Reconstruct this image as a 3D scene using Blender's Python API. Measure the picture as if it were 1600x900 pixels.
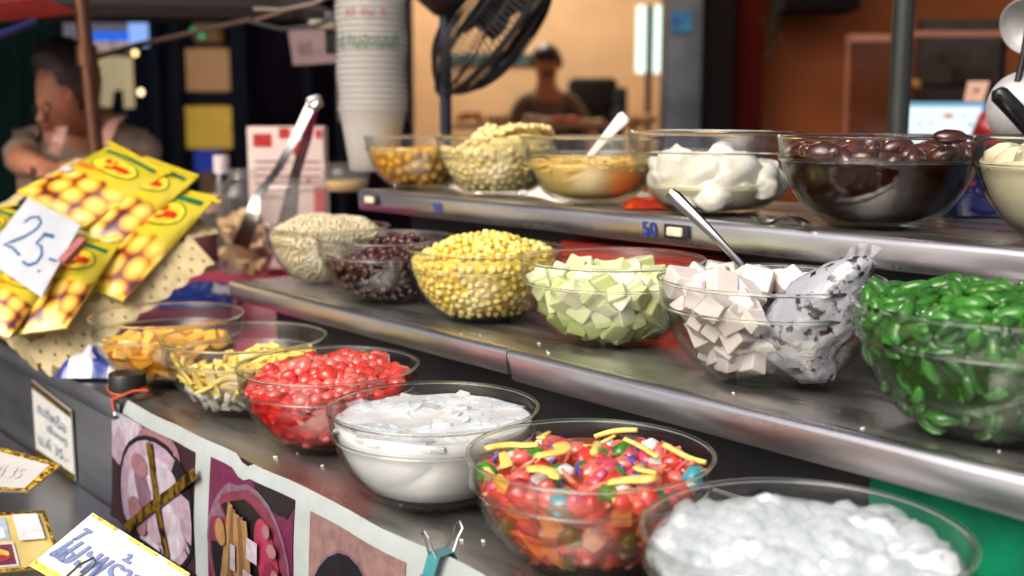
import bpy, bmesh, math, random
from mathutils import Vector, Matrix, noise
R = math.radians
random.seed(7)
for o in list(bpy.data.objects): bpy.data.objects.remove(o)
SC = bpy.context.scene
COL = SC.collection

# ------------------------------------------------------------------ camera
FPX = 1778.0                                   # focal length in photo pixels (1600 wide)
PITCH = math.atan(270 / FPX)
YAW = math.atan(1505 / (FPX * math.cos(PITCH) + 270 * math.sin(PITCH)))   # view direction against the rows of the stand
CZ = 1.30
FWD = Vector((-math.cos(YAW), math.sin(YAW), 0)); RGT = Vector((math.sin(YAW), math.cos(YAW), 0)); UP = Vector((0, 0, 1))
cam = bpy.data.cameras.new('camera'); cam_o = bpy.data.objects.new('camera', cam); COL.objects.link(cam_o)
view = FWD * math.cos(PITCH) - UP * math.sin(PITCH)
cam_o.location = (0, 0, CZ); cam_o.rotation_euler = view.to_track_quat('-Z', 'Y').to_euler()
cam.sensor_width = 36; cam.lens = FPX / 1600 * 36; cam.clip_start = 0.05; cam.clip_end = 500
cam.dof.use_dof = True; cam.dof.focus_distance = 1.27; cam.dof.aperture_fstop = 3.4
SC.camera = cam_o

# ------------------------------------------------------------------ sky, sun, exposure
W = bpy.data.worlds.new('World'); SC.world = W; W.use_nodes = True
SUN_EL = R(40)
sun_dir = (-FWD * 0.8 - RGT * 0.6).normalized()       # the side the light comes from: behind the camera, to its left
az = math.atan2(sun_dir.x, sun_dir.y)
nt = W.node_tree; nt.nodes.clear()
sky = nt.nodes.new('ShaderNodeTexSky'); sky.sky_type = 'NISHITA'; sky.sun_disc = False
sky.sun_elevation = SUN_EL; sky.sun_rotation = az; sky.dust_density = 7; sky.air_density = 0.6; sky.ozone_density = 0.2
bg = nt.nodes.new('ShaderNodeBackground'); bg.inputs[1].default_value = 0.15
wo = nt.nodes.new('ShaderNodeOutputWorld')
nt.links.new(sky.outputs[0], bg.inputs[0]); nt.links.new(bg.outputs[0], wo.inputs[0])
sl = bpy.data.lights.new('sun', 'SUN'); sl.energy = 1.5; sl.angle = R(50); sl.color = (1.0, 0.97, 0.93)
so = bpy.data.objects.new('sun', sl); COL.objects.link(so)
to_sun = sun_dir * math.cos(SUN_EL) + UP * math.sin(SUN_EL)
so.rotation_euler = to_sun.to_track_quat('Z', 'Y').to_euler(); so.location = to_sun * 20
SC.view_settings.view_transform = 'Standard'; SC.view_settings.look = 'None'; SC.view_settings.gamma = 1
SC.view_settings.exposure = 0.12
SC.render.engine = 'CYCLES'
cy = SC.cycles
cy.use_denoising = True; cy.max_bounces = 8; cy.diffuse_bounces = 3; cy.glossy_bounces = 4; cy.transmission_bounces = 6
cy.transparent_max_bounces = 40; cy.caustics_reflective = False; cy.caustics_refractive = False
cy.sample_clamp_indirect = 4

# ------------------------------------------------------------------ helpers
def lin(c):
    c = c / 255.0
    return c / 12.92 if c <= 0.04045 else ((c + 0.055) / 1.055) ** 2.4
def rgb(r, g, b, k=1.0): return (lin(r) * k, lin(g) * k, lin(b) * k, 1)

def ray(px, py):
    u = (px - 800) / FPX; v = -(py - 450) / FPX
    return (math.cos(PITCH) + v * math.sin(PITCH)), u, (-math.sin(PITCH) + v * math.cos(PITCH))
def at(px, py, F=None, z=None, y=None):
    """the point of the place seen at a photo pixel: at forward distance F, at height z, or on the plane Y=y"""
    f, l, u = ray(px, py)
    d = FWD * f + RGT * l + UP * u
    if F is not None: k = F / f
    elif z is not None: k = (z - CZ) / u
    else: k = y / d.y
    return Vector((0, 0, CZ)) + d * k
def loc(l, f, z): return FWD * f + RGT * l + UP * z       # lateral, forward, height

def tag(o, label=None, cat=None, group=None, kind=None):
    if label: o['label'] = label
    if cat: o['category'] = cat
    if group: o['group'] = group
    if kind: o['kind'] = kind
    return o
def empty(name, p=(0, 0, 0), rz=0, label=None, cat=None, group=None):
    o = bpy.data.objects.new(name, None); COL.objects.link(o); o.location = p; o.rotation_euler = (0, 0, rz)
    o.empty_display_size = 0.02
    return tag(o, label, cat, group)
def mesh_obj(name, me, parent=None, world=True):
    """world=True: the mesh is in world coordinates and the parent only unscaled/unrotated-offset is undone"""
    o = bpy.data.objects.new(name, me); COL.objects.link(o)
    if parent is not None:
        o.parent = parent
        if world:
            p = parent; m = Matrix.Identity(4)
            while p is not None:
                m = Matrix.LocRotScale(p.location, p.rotation_euler, p.scale) @ m if p.type == 'EMPTY' else p.matrix_basis @ m
                p = p.parent
            o.matrix_basis = m.inverted()
    return o

class MB:
    def __init__(s): s.v = []; s.f = []; s.m = []; s.cm = 0; s.mats = []
    def mat(s, m):
        if m not in s.mats: s.mats.append(m)
        s.cm = s.mats.index(m); return s
    def add(s, vs, fs):
        b = len(s.v); s.v += [tuple(v) for v in vs]
        for f in fs: s.f.append([b + i for i in f]); s.m.append(s.cm)
    def box(s, lo, hi, bev=0.0, M=None):
        x0, y0, z0 = lo; x1, y1, z1 = hi
        if bev <= 0:
            vs = [(x0,y0,z0),(x1,y0,z0),(x1,y1,z0),(x0,y1,z0),(x0,y0,z1),(x1,y0,z1),(x1,y1,z1),(x0,y1,z1)]
            fs = [(0,3,2,1),(4,5,6,7),(0,1,5,4),(1,2,6,5),(2,3,7,6),(3,0,4,7)]
        else:
            bm = bmesh.new(); bmesh.ops.create_cube(bm, size=1)
            for v in bm.verts: v.co = Vector(((x0+x1)/2 + v.co.x*(x1-x0), (y0+y1)/2 + v.co.y*(y1-y0), (z0+z1)/2 + v.co.z*(z1-z0)))
            bmesh.ops.bevel(bm, geom=bm.edges[:], offset=bev, segments=2, affect='EDGES', profile=0.5)
            bm.verts.index_update(); vs = [v.co.copy() for v in bm.verts]; fs = [[v.index for v in f.verts] for f in bm.faces]; bm.free()
        if M is not None: vs = [M @ Vector(v) for v in vs]
        s.add(vs, fs); return s
    def tube(s, pts, r, n=8, cap=True, closed=False):
        pts = [Vector(p) for p in pts]; rs = r if isinstance(r, (list, tuple)) else [r] * len(pts)
        vs = []; fs = []; N = len(pts); ref = None
        for i, p in enumerate(pts):
            t = (pts[(i+1) % N] - pts[i-1]) if closed else (pts[min(i+1, N-1)] - pts[max(i-1, 0)])
            t.normalize()
            if ref is None:
                ref = t.orthogonal().normalized()
            ref = (ref - t * ref.dot(t)).normalized(); b = t.cross(ref)
            for k in range(n):
                a = 2*math.pi*k/n; vs.append(p + (ref*math.cos(a) + b*math.sin(a))*rs[i])
        for i in range(N if closed else N-1):
            j = (i+1) % N
            for k in range(n): fs.append((i*n+k, i*n+(k+1) % n, j*n+(k+1) % n, j*n+k))
        if cap and not closed: fs.append(tuple(range(n))[::-1]); fs.append(tuple(range((N-1)*n, N*n)))
        s.add(vs, fs); return s
    def lathe(s, prof, n=48, M=None, wob=None):
        vs = []; fs = []
        for (r, z) in prof:
            for k in range(n):
                a = 2*math.pi*k/n; rr = r
                v = Vector((rr*math.cos(a), rr*math.sin(a), z))
                if wob: v = wob(v)
                vs.append(M @ v if M is not None else v)
        for i in range(len(prof)-1):
            for k in range(n): fs.append((i*n+k, i*n+(k+1) % n, (i+1)*n+(k+1) % n, (i+1)*n+k))
        s.add(vs, fs); return s
    def mesh(s, name, mat=None, smooth=True, ang=40):
        me = bpy.data.meshes.new(name); me.from_pydata(s.v, [], s.f)
        for m in ([mat] if mat else s.mats): me.materials.append(m)
        if not mat: me.polygons.foreach_set('material_index', s.m)
        if smooth:
            me.polygons.foreach_set('use_smooth', [True]*len(s.f))
            if ang < 180: me.set_sharp_from_angle(angle=R(ang))
        me.update(); return me
    def build(s, name, mat=None, parent=None, smooth=True, ang=40):
        return mesh_obj(name, s.mesh(name, mat, smooth, ang), parent)

def frame(o, x, y, z): return Matrix(((x[0],y[0],z[0],o[0]),(x[1],y[1],z[1],o[1]),(x[2],y[2],z[2],o[2]),(0,0,0,1)))

# ------------------------------------------------------------------ materials
MATS = {}
def pm(name, c, rough=0.5, metal=0.0, var=0.12, nscale=60, bump=0.0, bscale=None, c2=None, sss=0, ssc=0.01, trans=0, coat=0, rnd=0.0,
       spec=0.5, alpha=1.0, emit=None, estr=0, stretch=None, lo=0.35, hi=0.65, rvar=0.0):
    if name in MATS: return MATS[name]
    m = bpy.data.materials.new(name); m.use_nodes = True; n = m.node_tree.nodes; L = m.node_tree.links
    p = n['Principled BSDF']; p.inputs['Roughness'].default_value = rough; p.inputs['Metallic'].default_value = metal
    p.inputs['Specular IOR Level'].default_value = spec
    tc = n.new('ShaderNodeTexCoord'); src = tc.outputs['Object']
    if stretch:
        mp = n.new('ShaderNodeMapping'); mp.inputs['Scale'].default_value = stretch; L.new(src, mp.inputs[0]); src = mp.outputs[0]
    nz = n.new('ShaderNodeTexNoise'); nz.inputs['Scale'].default_value = nscale; nz.inputs['Detail'].default_value = 5; L.new(src, nz.inputs['Vector'])
    rp = n.new('ShaderNodeValToRGB'); L.new(nz.outputs[0], rp.inputs[0]); rp.color_ramp.elements[0].position = lo; rp.color_ramp.elements[1].position = hi
    a = c2 if c2 else tuple(min(1, x*(1-var)) for x in c[:3]) + (1,)
    b = c if c2 else tuple(min(1, x*(1+var*0.6)) for x in c[:3]) + (1,)
    rp.color_ramp.elements[0].color = a; rp.color_ramp.elements[1].color = b
    out = rp.outputs[0]
    if rnd:
        oi = n.new('ShaderNodeObjectInfo'); mr = n.new('ShaderNodeMapRange'); L.new(oi.outputs['Random'], mr.inputs[0])
        mr.inputs[3].default_value = 1-rnd; mr.inputs[4].default_value = 1+rnd*0.7
        h = n.new('ShaderNodeHueSaturation'); L.new(mr.outputs[0], h.inputs['Value']); L.new(out, h.inputs['Color']); out = h.outputs[0]
    L.new(out, p.inputs['Base Color'])
    if rvar:
        mr = n.new('ShaderNodeMapRange'); L.new(nz.outputs[0], mr.inputs[0]); mr.inputs[3].default_value = max(0.02, rough-rvar); mr.inputs[4].default_value = rough+rvar
        L.new(mr.outputs[0], p.inputs['Roughness'])
    if bump:
        bp = n.new('ShaderNodeBump'); bp.inputs['Strength'].default_value = bump; bp.inputs['Distance'].default_value = 0.004
        if bscale:
            n2 = n.new('ShaderNodeTexNoise'); n2.inputs['Scale'].default_value = bscale; n2.inputs['Detail'].default_value = 4; L.new(src, n2.inputs['Vector']); L.new(n2.outputs[0], bp.inputs['Height'])
        else: L.new(nz.outputs[0], bp.inputs['Height'])
        L.new(bp.outputs[0], p.inputs['Normal'])
    if sss: p.inputs['Subsurface Weight'].default_value = sss; p.inputs['Subsurface Scale'].default_value = ssc; p.inputs['Subsurface Radius'].default_value = (1, .7, .5)
    if trans: p.inputs['Transmission Weight'].default_value = trans; p.inputs['IOR'].default_value = 1.34
    if coat: p.inputs['Coat Weight'].default_value = coat; p.inputs['Coat Roughness'].default_value = 0.04
    if emit: p.inputs['Emission Color'].default_value = emit; p.inputs['Emission Strength'].default_value = estr
    p.inputs['Alpha'].default_value = alpha
    MATS[name] = m; return m

def thin(name, tint, rough=0.03, ior=1.45, cloud=0.0, ccol=(.9, .9, .9, 1), gl=1.0, spots=0.0, graze=0.38, edge=None):
    """thin clear wall: see-through with fresnel gloss, optional cloudy film"""
    if name in MATS: return MATS[name]
    m = bpy.data.materials.new(name); m.use_nodes = True; n = m.node_tree.nodes; L = m.node_tree.links; n.clear()
    o = n.new('ShaderNodeOutputMaterial'); t = n.new('ShaderNodeBsdfTransparent'); t.inputs[0].default_value = tint
    g = n.new('ShaderNodeBsdfGlossy'); g.inputs['Roughness'].default_value = rough; g.inputs['Color'].default_value = (gl, gl, gl, 1)
    lw = n.new('ShaderNodeLayerWeight'); lw.inputs[0].default_value = 0.5
    pw = n.new('ShaderNodeMath'); pw.operation = 'POWER'; pw.inputs[1].default_value = 5; L.new(lw.outputs['Facing'], pw.inputs[0])
    f0 = ((ior-1)/(ior+1))**2
    fr = n.new('ShaderNodeMath'); fr.operation = 'MULTIPLY_ADD'; fr.inputs[1].default_value = graze*(1-f0); fr.inputs[2].default_value = f0; L.new(pw.outputs[0], fr.inputs[0])
    tc = n.new('ShaderNodeTexCoord'); nz = n.new('ShaderNodeTexNoise'); nz.inputs['Scale'].default_value = 14; nz.inputs['Detail'].default_value = 6; L.new(tc.outputs['Object'], nz.inputs['Vector'])
    bp = n.new('ShaderNodeBump'); bp.inputs['Strength'].default_value = 0.05; bp.inputs['Distance'].default_value = 0.01; L.new(nz.outputs[0], bp.inputs['Height']); L.new(bp.outputs[0], g.inputs['Normal'])
    mx = n.new('ShaderNodeMixShader'); L.new(fr.outputs[0], mx.inputs[0]); L.new(t.outputs[0], mx.inputs[1]); L.new(g.outputs[0], mx.inputs[2])
    out = mx
    if edge:      # longer way through the glass near the outline
        p3 = n.new('ShaderNodeMath'); p3.operation = 'POWER'; p3.inputs[1].default_value = 4; L.new(lw.outputs['Facing'], p3.inputs[0])
        mc = n.new('ShaderNodeMixRGB'); mc.inputs[1].default_value = tint; mc.inputs[2].default_value = edge; L.new(p3.outputs[0], mc.inputs[0]); L.new(mc.outputs[0], t.inputs[0])
    if cloud:
        d = n.new('ShaderNodeBsdfDiffuse'); d.inputs[0].default_value = ccol
        tr = n.new('ShaderNodeBsdfTranslucent'); tr.inputs[0].default_value = ccol
        ad = n.new('ShaderNodeMixShader'); ad.inputs[0].default_value = 0.4; L.new(d.outputs[0], ad.inputs[1]); L.new(tr.outputs[0], ad.inputs[2])
        mr = n.new('ShaderNodeMapRange'); L.new(nz.outputs[0], mr.inputs[0]); mr.inputs[1].default_value = 0.3; mr.inputs[2].default_value = 0.7
        mr.inputs[3].default_value = cloud*(1-spots); mr.inputs[4].default_value = cloud*(1+spots*0.4)
        m2 = n.new('ShaderNodeMixShader'); L.new(mr.outputs[0], m2.inputs[0]); L.new(mx.outputs[0], m2.inputs[1]); L.new(ad.outputs[0], m2.inputs[2]); out = m2
    L.new(out.outputs[0], o.inputs[0]); MATS[name] = m; return m

def glassmat(name, col=(.96, .98, .97, 1), rough=0.0, ior=1.45):
    if name in MATS: return MATS[name]
    m = bpy.data.materials.new(name); m.use_nodes = True; n = m.node_tree.nodes; L = m.node_tree.links; n.clear()
    o = n.new('ShaderNodeOutputMaterial'); g = n.new('ShaderNodeBsdfGlass'); g.inputs['Color'].default_value = col; g.inputs['IOR'].default_value = ior
    tc = n.new('ShaderNodeTexCoord'); nz = n.new('ShaderNodeTexNoise'); nz.inputs['Scale'].default_value = 30; L.new(tc.outputs['Object'], nz.inputs['Vector'])
    mr = n.new('ShaderNodeMapRange'); L.new(nz.outputs[0], mr.inputs[0]); mr.inputs[3].default_value = rough; mr.inputs[4].default_value = rough+0.05; L.new(mr.outputs[0], g.inputs['Roughness'])
    L.new(g.outputs[0], o.inputs[0]); MATS[name] = m; return m
def glow(name, col, s):
    if name in MATS: return MATS[name]
    m = bpy.data.materials.new(name); m.use_nodes = True; n = m.node_tree.nodes; L = m.node_tree.links; n.clear()
    o = n.new('ShaderNodeOutputMaterial'); e = n.new('ShaderNodeEmission'); e.inputs[0].default_value = col; e.inputs[1].default_value = s
    L.new(e.outputs[0], o.inputs[0]); MATS[name] = m; return m

STEEL = pm('brushed_steel', (.42, .43, .46, 1), 0.34, 1.0, c2=(.35, .35, .37, 1), nscale=4, stretch=(1, 5, 5), bump=0.03, bscale=40, rvar=0.10)
STEEL_TOP = pm('worn_shelf_steel', (.74, .74, .73, 1), 0.30, 0.95, c2=(.54, .52, .48, 1), nscale=6, stretch=(1.2, 5, 5), bump=0.08, bscale=90, rvar=0.16)
STEEL_LIP = pm('shelf_edge_steel', (.93, .94, .97, 1), 0.30, 1.0, c2=(.78, .75, .79, 1), nscale=5, stretch=(1, 2, 4), bump=0.06, bscale=16, rvar=0.10)
CHROME = pm('polished_steel', (.30, .29, .285, 1), 0.2, 1.0, var=0.08, nscale=30)
DARK = pm('dark_board', (.012, .012, .014, 1), 0.6)
GLASS = thin('bowl_glass', (.99, .995, .99, 1), 0.02, 1.38, graze=.6, edge=(.52, .58, .55, 1))
RIMG = glassmat('bowl_rim_glass')
BLUEPAINT = pm('blue_paint', rgb(30, 62, 150), 0.5)

# ------------------------------------------------------------------ setting: ground
g = MB(); g.add([(-120, -120, 0), (120, -120, 0), (120, 120, 0), (-120, 120, 0)], [(0, 1, 2, 3)])
tag(g.build('ground', pm('street_concrete', (.30, .30, .295, 1), 0.75, nscale=2.5, bump=0.2, bscale=30, c2=(.22, .22, .215, 1))), 'grey concrete ground of the market lane', None, None, 'structure')

# ------------------------------------------------------------------ the stepped stand
Z1, Z2, Z3, ZL = 0.88, 1.01, 1.158, 0.70
stand = empty('food_stand', (-0.8, 0.9, 0), 0, 'stepped stainless steel stall counter with three shelves of bowls', 'counter')
def bar(name, lo, hi, m, bev=0.003): return MB().box(lo, hi, bev).build(name, m, stand)
bar('shelf', (-1.625, 0.618, Z1-0.02), (0.32, 0.97, Z1), STEEL_TOP)
bar('shelf', (-1.84, 0.9, Z2-0.012), (0.32, 1.27, Z2), STEEL_TOP)
bar('shelf', (-1.87, 1.19, Z3-0.012), (0.32, 1.56, Z3), STEEL_TOP)
def lip(x0, x1, y, z, h, cut=0.0):
    m = MB(); pts = []
    n = max(2, int((x1-x0)/0.06))
    prof = [(0.016, 0.0), (0.006, 0.0015), (0.001, -0.002), (-0.001, -0.008), (0.0, -h*0.6), (0.001, -h+0.003), (0.004, -h), (0.016, -h)]
    vs = []; fs = []
    for i in range(n+1):
        x = x0 + (x1-x0)*i/n
        for j, (dy, dz) in enumerate(prof):
            wob = 0.0012*noise.noise(Vector((x*9, z*5, j*0.4)))
            xx = x + (cut if (i == 0 and dz < -0.02) else 0)
            vs.append((xx, y+dy+wob, z+dz+wob*0.7))
    k = len(prof)
    for i in range(n):
        for j in range(k-1): fs.append((i*k+j, (i+1)*k+j, (i+1)*k+j+1, i*k+j+1))
    fs.append(tuple(range(k))); fs.append(tuple(range(n*k, n*k+k))[::-1])
    m.add(vs, fs)
    return m.build('shelf_edge', STEEL_LIP, stand, ang=60)
lip(-1.84, -1.075, 0.89, Z2+0.0015, 0.034)
lip(-1.069, 0.32, 0.887, Z2+0.001, 0.038, 0.008)
lip(-1.87, 0.32, 1.18, Z3+0.0015, 0.039)
# front face under the banner and the taller left cabinet with its bare steel face
bar('front_panel', (-1.62, 0.622, 0.0), (0.32, 0.64, Z1-0.022), STEEL)
bar('cabinet_lip', (-2.9, 0.597, Z1-0.028), (-1.632, 0.634, Z1+0.006), STEEL, 0.004)
bar('cabinet_panel', (-2.9, 0.612, 0.0), (-1.632, 0.63, Z1-0.03), STEEL)
bar('cabinet_top', (-2.9, 0.636, Z1-0.02), (-1.632, 1.7, Z1-0.002), STEEL_TOP)
bar('lower_ledge', (-2.9, 0.18, ZL-0.02), (0.32, 0.608, ZL), STEEL)
bar('riser_panel', (-1.83, 0.975, Z1+0.002), (-0.60, 0.985, Z2-0.014), DARK, 0)
bar('riser_panel', (-0.598, 0.955, Z1+0.002), (0.32, 0.965, Z2-0.014), pm('green_plastic', rgb(0, 150, 106), 0.45, nscale=25, var=.3, bump=.1, bscale=30))
bar('riser_panel', (-1.84, 1.283, Z2+0.002), (0.32, 1.293, Z3-0.014), DARK, 0)
bar('side_panel', (-1.86, 1.30, 0.0), (-1.83, 1.55, Z3-0.014), STEEL)
for x in (-1.80, 0.28): bar('post', (x-0.015, 1.5, 0), (x+0.015, 1.53, Z3-0.013), STEEL)
# hand-cut slots with foam plugs in the top shelf edge
FOAM = pm('cream_foam', rgb(225, 215, 190), 0.9, nscale=200, bump=.4)
for px, py, w in ((1058, 362, 0.028), (581, 312, 0.03)):
    c = at(px, py, y=1.178)
    bar('slot', (c.x-w/2-.008, 1.1745, c.z-.010), (c.x+w/2+.008, 1.1775, c.z+.010), DARK, .0012)
    bar('foam_plug', (c.x-w/2, 1.170, c.z-.0065), (c.x+w/2, 1.176, c.z+.0065), FOAM, .0025)

# text as flat mesh: returns points and faces in a box of height 1
def text_geo(body, shear=0.0):
    cu = bpy.data.curves.new('t', 'FONT'); cu.body = body; cu.shear = shear; cu.resolution_u = 3
    o = bpy.data.objects.new('t', cu); COL.objects.link(o); bpy.context.view_layer.update()
    me = bpy.data.meshes.new_from_object(o.evaluated_get(bpy.context.evaluated_depsgraph_get()))
    vs = [tuple(v.co) for v in me.vertices]; fs = [tuple(p.vertices) for p in me.polygons]
    bpy.data.objects.remove(o); bpy.data.curves.remove(cu); bpy.data.meshes.remove(me)
    x0 = min(v[0] for v in vs); x1 = max(v[0] for v in vs); y0 = min(v[1] for v in vs); y1 = max(v[1] for v in vs); h = y1-y0
    return [((v[0]-x0)/h, (v[1]-y0)/h) for v in vs], fs, (x1-x0)/h
def text_on(name, body, p, xd, yd, h, mat, parent, wid=None, shear=0, bold=0):
    vs, fs, w = text_geo(body, shear); k = (wid/w if wid else h)
    m = MB(); nrm = Vector(xd).cross(Vector(yd))
    m.add([Vector(p) + Vector(xd)*((v[0]-w/2)*k) + Vector(yd)*((v[1]-.5)*h) for v in vs], fs)
    if bold:
        for d in (-bold, bold): m.add([Vector(p) + Vector(xd)*((v[0]-w/2)*k+d*h) + Vector(yd)*((v[1]-.5)*h+d*h*.5) + nrm*(0.0001*(1 if d > 0 else 2)) for v in vs], fs)
    return m.build(name, mat, parent, smooth=False)
for px, py, h in ((1014, 358, .0205), (683, 325, .0185)):
    c = at(px, py, y=1.1775); c.y = 1.1778
    text_on('painted_price', '50', c, (1, 0, 0), (0, 0, 1), h, BLUEPAINT, stand, shear=-.05, bold=.03)

# ------------------------------------------------------------------ glass bowls
PROF = [(0.19, 0.0), (0.235, 0.006), (0.275, 0.025), (0.325, 0.065), (0.372, 0.117), (0.41, 0.17), (0.441, 0.225), (0.463, 0.285), (0.470, 0.318)]
def r_out(z):          # unit bowl (diameter 1): outer radius at height z
    p = PROF + [(0.5, 0.45)]
    for (r0, z0), (r1, z1) in zip(p, p[1:]):
        if z <= z1: return r0 + (r1-r0)*(max(z, z0)-z0)/(z1-z0)
    return 0.5
TH = 0.014
def bowl_meshes():
    out = [(0.0, 0.004), (0.17, 0.004)] + PROF + [(0.482, 0.326), (0.486, 0.336), (0.481, 0.345), (0.485, 0.38), (0.491, 0.42), (0.4975, 0.440)]
    inn = [(0.483, 0.440), (0.474, 0.38), (0.468, 0.34)] + [(r_out(z)-TH, z) for z in (0.3, 0.24, 0.18, 0.13, 0.085, 0.055)] + [(0.27, 0.036), (0.18, 0.022), (0.0, 0.02)]
    w = MB().lathe(out, 72); w.lathe(inn, 72)
    wall = w.mesh('bowl_wall', GLASS, ang=180)
    t = MB(); n = 72; k = 10; vs = []; fs = []
    for i in range(n):
        a = 2*math.pi*i/n
        for j in range(k):
            b = 2*math.pi*j/k; r = 0.4905 + 0.0098*math.cos(b); vs.append((r*math.cos(a), r*math.sin(a), 0.446 + 0.0085*math.sin(b)))
    for i in range(n):
        for j in range(k): fs.append((i*k+j, ((i+1) % n)*k+j, ((i+1) % n)*k+(j+1) % k, i*k+(j+1) % k))
    t.add(vs, fs); rim = t.mesh('rim', RIMG, ang=180)
    t = MB(); vs = []
    for i in range(n):
        a = 2*math.pi*i/n
        for j in range(k):
            b = 2*math.pi*j/k; r = 0.4765 + 0.0085*math.cos(b); vs.append((r*math.cos(a), r*math.sin(a), 0.333 + 0.0075*math.sin(b)))
    t.add(vs, fs); ridge = t.mesh('ridge', RIMG, ang=180)
    return wall, rim, ridge
BW, BR, BG = bowl_meshes()
class Bowl: pass
def bowl(s, t, z, D, label, tilt=(0, 0)):
    b = Bowl(); b.p = Vector((-s, t, z+0.0005)); b.D = D
    e = empty('glass_bowl', b.p, random.uniform(0, 6), label, 'bowl', 'clear glass bowls on the steel shelves'); e.scale = (D, D, D)
    e.rotation_euler[0] = tilt[0]; e.rotation_euler[1] = tilt[1]
    for nm, me in (('bowl_wall', BW), ('rim', BR), ('ridge', BG)):
        o = bpy.data.objects.new(nm, me); COL.objects.link(o); o.parent = e
    b.rin = lambda h: (r_out(h/D)-TH)*D if h > 0.03*D else 0.2*D
    b.cam = math.atan2(-b.p.y, -b.p.x); return b
def heap(name, b, label, cat): return empty(name, b.p + Vector((0, 0, 0.022*b.D)), 0, label, cat)

def top_z(b, fill, dome, seed, rough, pk=(0, 0)):
    def f(x, y):
        R0 = b.rin(fill*b.D); rr = ((x-pk[0]*b.D)**2 + (y-pk[1]*b.D)**2)/(R0*R0)
        return b.D*(fill + dome*max(-.15, 1-rr)) + rough*noise.noise(Vector((x*28+seed, y*28, seed*3.1)))
    return f
def mass(h, b, fill, dome, mat, inset=0.004, rough=0.004, seed=1, name='packed_mass', pk=(0, 0), zbot=0.03, stuff=True, n=40):
    f = top_z(b, fill, dome, seed, rough, pk); D = b.D; m = MB(); vs = []; fs = []
    hs = [zbot + (fill-zbot)*i/7 for i in range(8)]
    rings = [('w', z) for z in hs] + [('t', k) for k in (.97, .9, .8, .7, .6, .5, .4, .3, .2, .1)]
    for kd, q in rings:
        for i in range(n):
            a = 2*math.pi*i/n; c, s_ = math.cos(a), math.sin(a)
            if kd == 'w':
                dr_ = (b.rin((q+.02)*D)-b.rin(max(.031, q-.02)*D))/((q+.02-max(.031, q-.02))*D); ln_ = math.sqrt(1+dr_*dr_)
                r = b.rin(q*D)-inset/ln_
                z = q*D + inset*dr_/ln_*(1 if q > zbot else .6)
                if q == hs[-1]: z = min(f(r*c, r*s_), (fill+.05)*D)
            else:
                r = (b.rin(fill*D)-inset)*q; z = f(r*c, r*s_)
            vs.append(b.p + Vector((r*c, r*s_, z)))
    for j in range(len(rings)-1):
        for i in range(n): fs.append((j*n+i, j*n+(i+1) % n, (j+1)*n+(i+1) % n, (j+1)*n+i))
    vs.append(b.p + Vector((0, 0, f(0, 0)))); k = len(vs)-1
    for i in range(n): fs.append(((len(rings)-1)*n+i, (len(rings)-1)*n+(i+1) % n, k))
    vs.append(b.p + Vector((0, 0, zbot*D))); k = len(vs)-1
    for i in range(n): fs.append((i, k, (i+1) % n))
    m.add(vs, fs); o = m.build(name, mat, h, ang=180)
    if stuff: o['kind'] = 'stuff'
    return o
def spots_top(b, fill, dome, size, seed, rough=0.004, sink=0.3, dens=0.82, pk=(0, 0), rmax=0.97, tries=9000, cap=9999):
    rnd = random.Random(seed); f = top_z(b, fill, dome, seed, rough, pk); R0 = b.rin(fill*b.D)*rmax - size*0.45
    cell = {}; res = []; d = size*dens; fails = 0
    for _ in range(tries):
        r = R0*math.sqrt(rnd.random()); a = rnd.uniform(0, 2*math.pi); x, y = r*math.cos(a), r*math.sin(a)
        ci, cj = int(x//d), int(y//d); ok = True
        for i in (-1, 0, 1):
            for j in (-1, 0, 1):
                for q in cell.get((ci+i, cj+j), ()):
                    if (q[0]-x)**2+(q[1]-y)**2 < d*d: ok = False
        if not ok: continue
        cell.setdefault((ci, cj), []).append((x, y))
        e = 0.004; nx = -(f(x+e, y)-f(x-e, y))/(2*e); ny = -(f(x, y+e)-f(x, y-e))/(2*e); nv = Vector((nx, ny, 1)).normalized()
        res.append((b.p + Vector((x, y, f(x, y) - size*sink*0.5)), nv))
        if len(res) >= cap: break
    return res
def spots_wall(b, fill, size, seed, gap=0.5, dens=0.85, arc=115, zlo=0.05, tries=6000, cap=9999):
    rnd = random.Random(seed+99); res = []; d = size*dens; cell = {}
    zl, zh = max(.034, zlo-.02)*b.D, fill*b.D
    for _ in range(tries):
        z = zl + (zh-zl)*rnd.random()**0.8; a = b.cam + R(rnd.uniform(-arc, arc)); r = b.rin(z); e = 0.006
        dr = (b.rin(z+e)-b.rin(max(.031*b.D, z-e)))/(e+min(e, z-.031*b.D)) if z > .032*b.D else 1.5
        nv = Vector((math.cos(a), math.sin(a), -dr)).normalized()
        p = Vector((r*math.cos(a), r*math.sin(a), z)) - nv*(size*(gap+.06)); key = tuple(int(c//d) for c in p); ok = True
        for i in (-1, 0, 1):
            for j in (-1, 0, 1):
                for k in (-1, 0, 1):
                    for q in cell.get((key[0]+i, key[1]+j, key[2]+k), ()):
                        if (q-p).length < d: ok = False
        if not ok: continue
        cell.setdefault(key, []).append(p)
        res.append((b.p + p, nv))
        if len(res) >= cap: break
    return res
def spots_floor(b, size, seed, dens=.85, lift=.5):
    rnd = random.Random(seed+7); res = []; R0 = .235*b.D
    for _ in range(600):
        r = R0*math.sqrt(rnd.random()); a = rnd.uniform(0, 6.283); p = Vector((r*math.cos(a), r*math.sin(a), .028*b.D + size*lift + max(0, r-.19*b.D)*.5))
        if all((p-q[0]+b.p).length > size*dens for q in res): res.append((b.p + p, Vector((0, 0, 1))))
    return res
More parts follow.
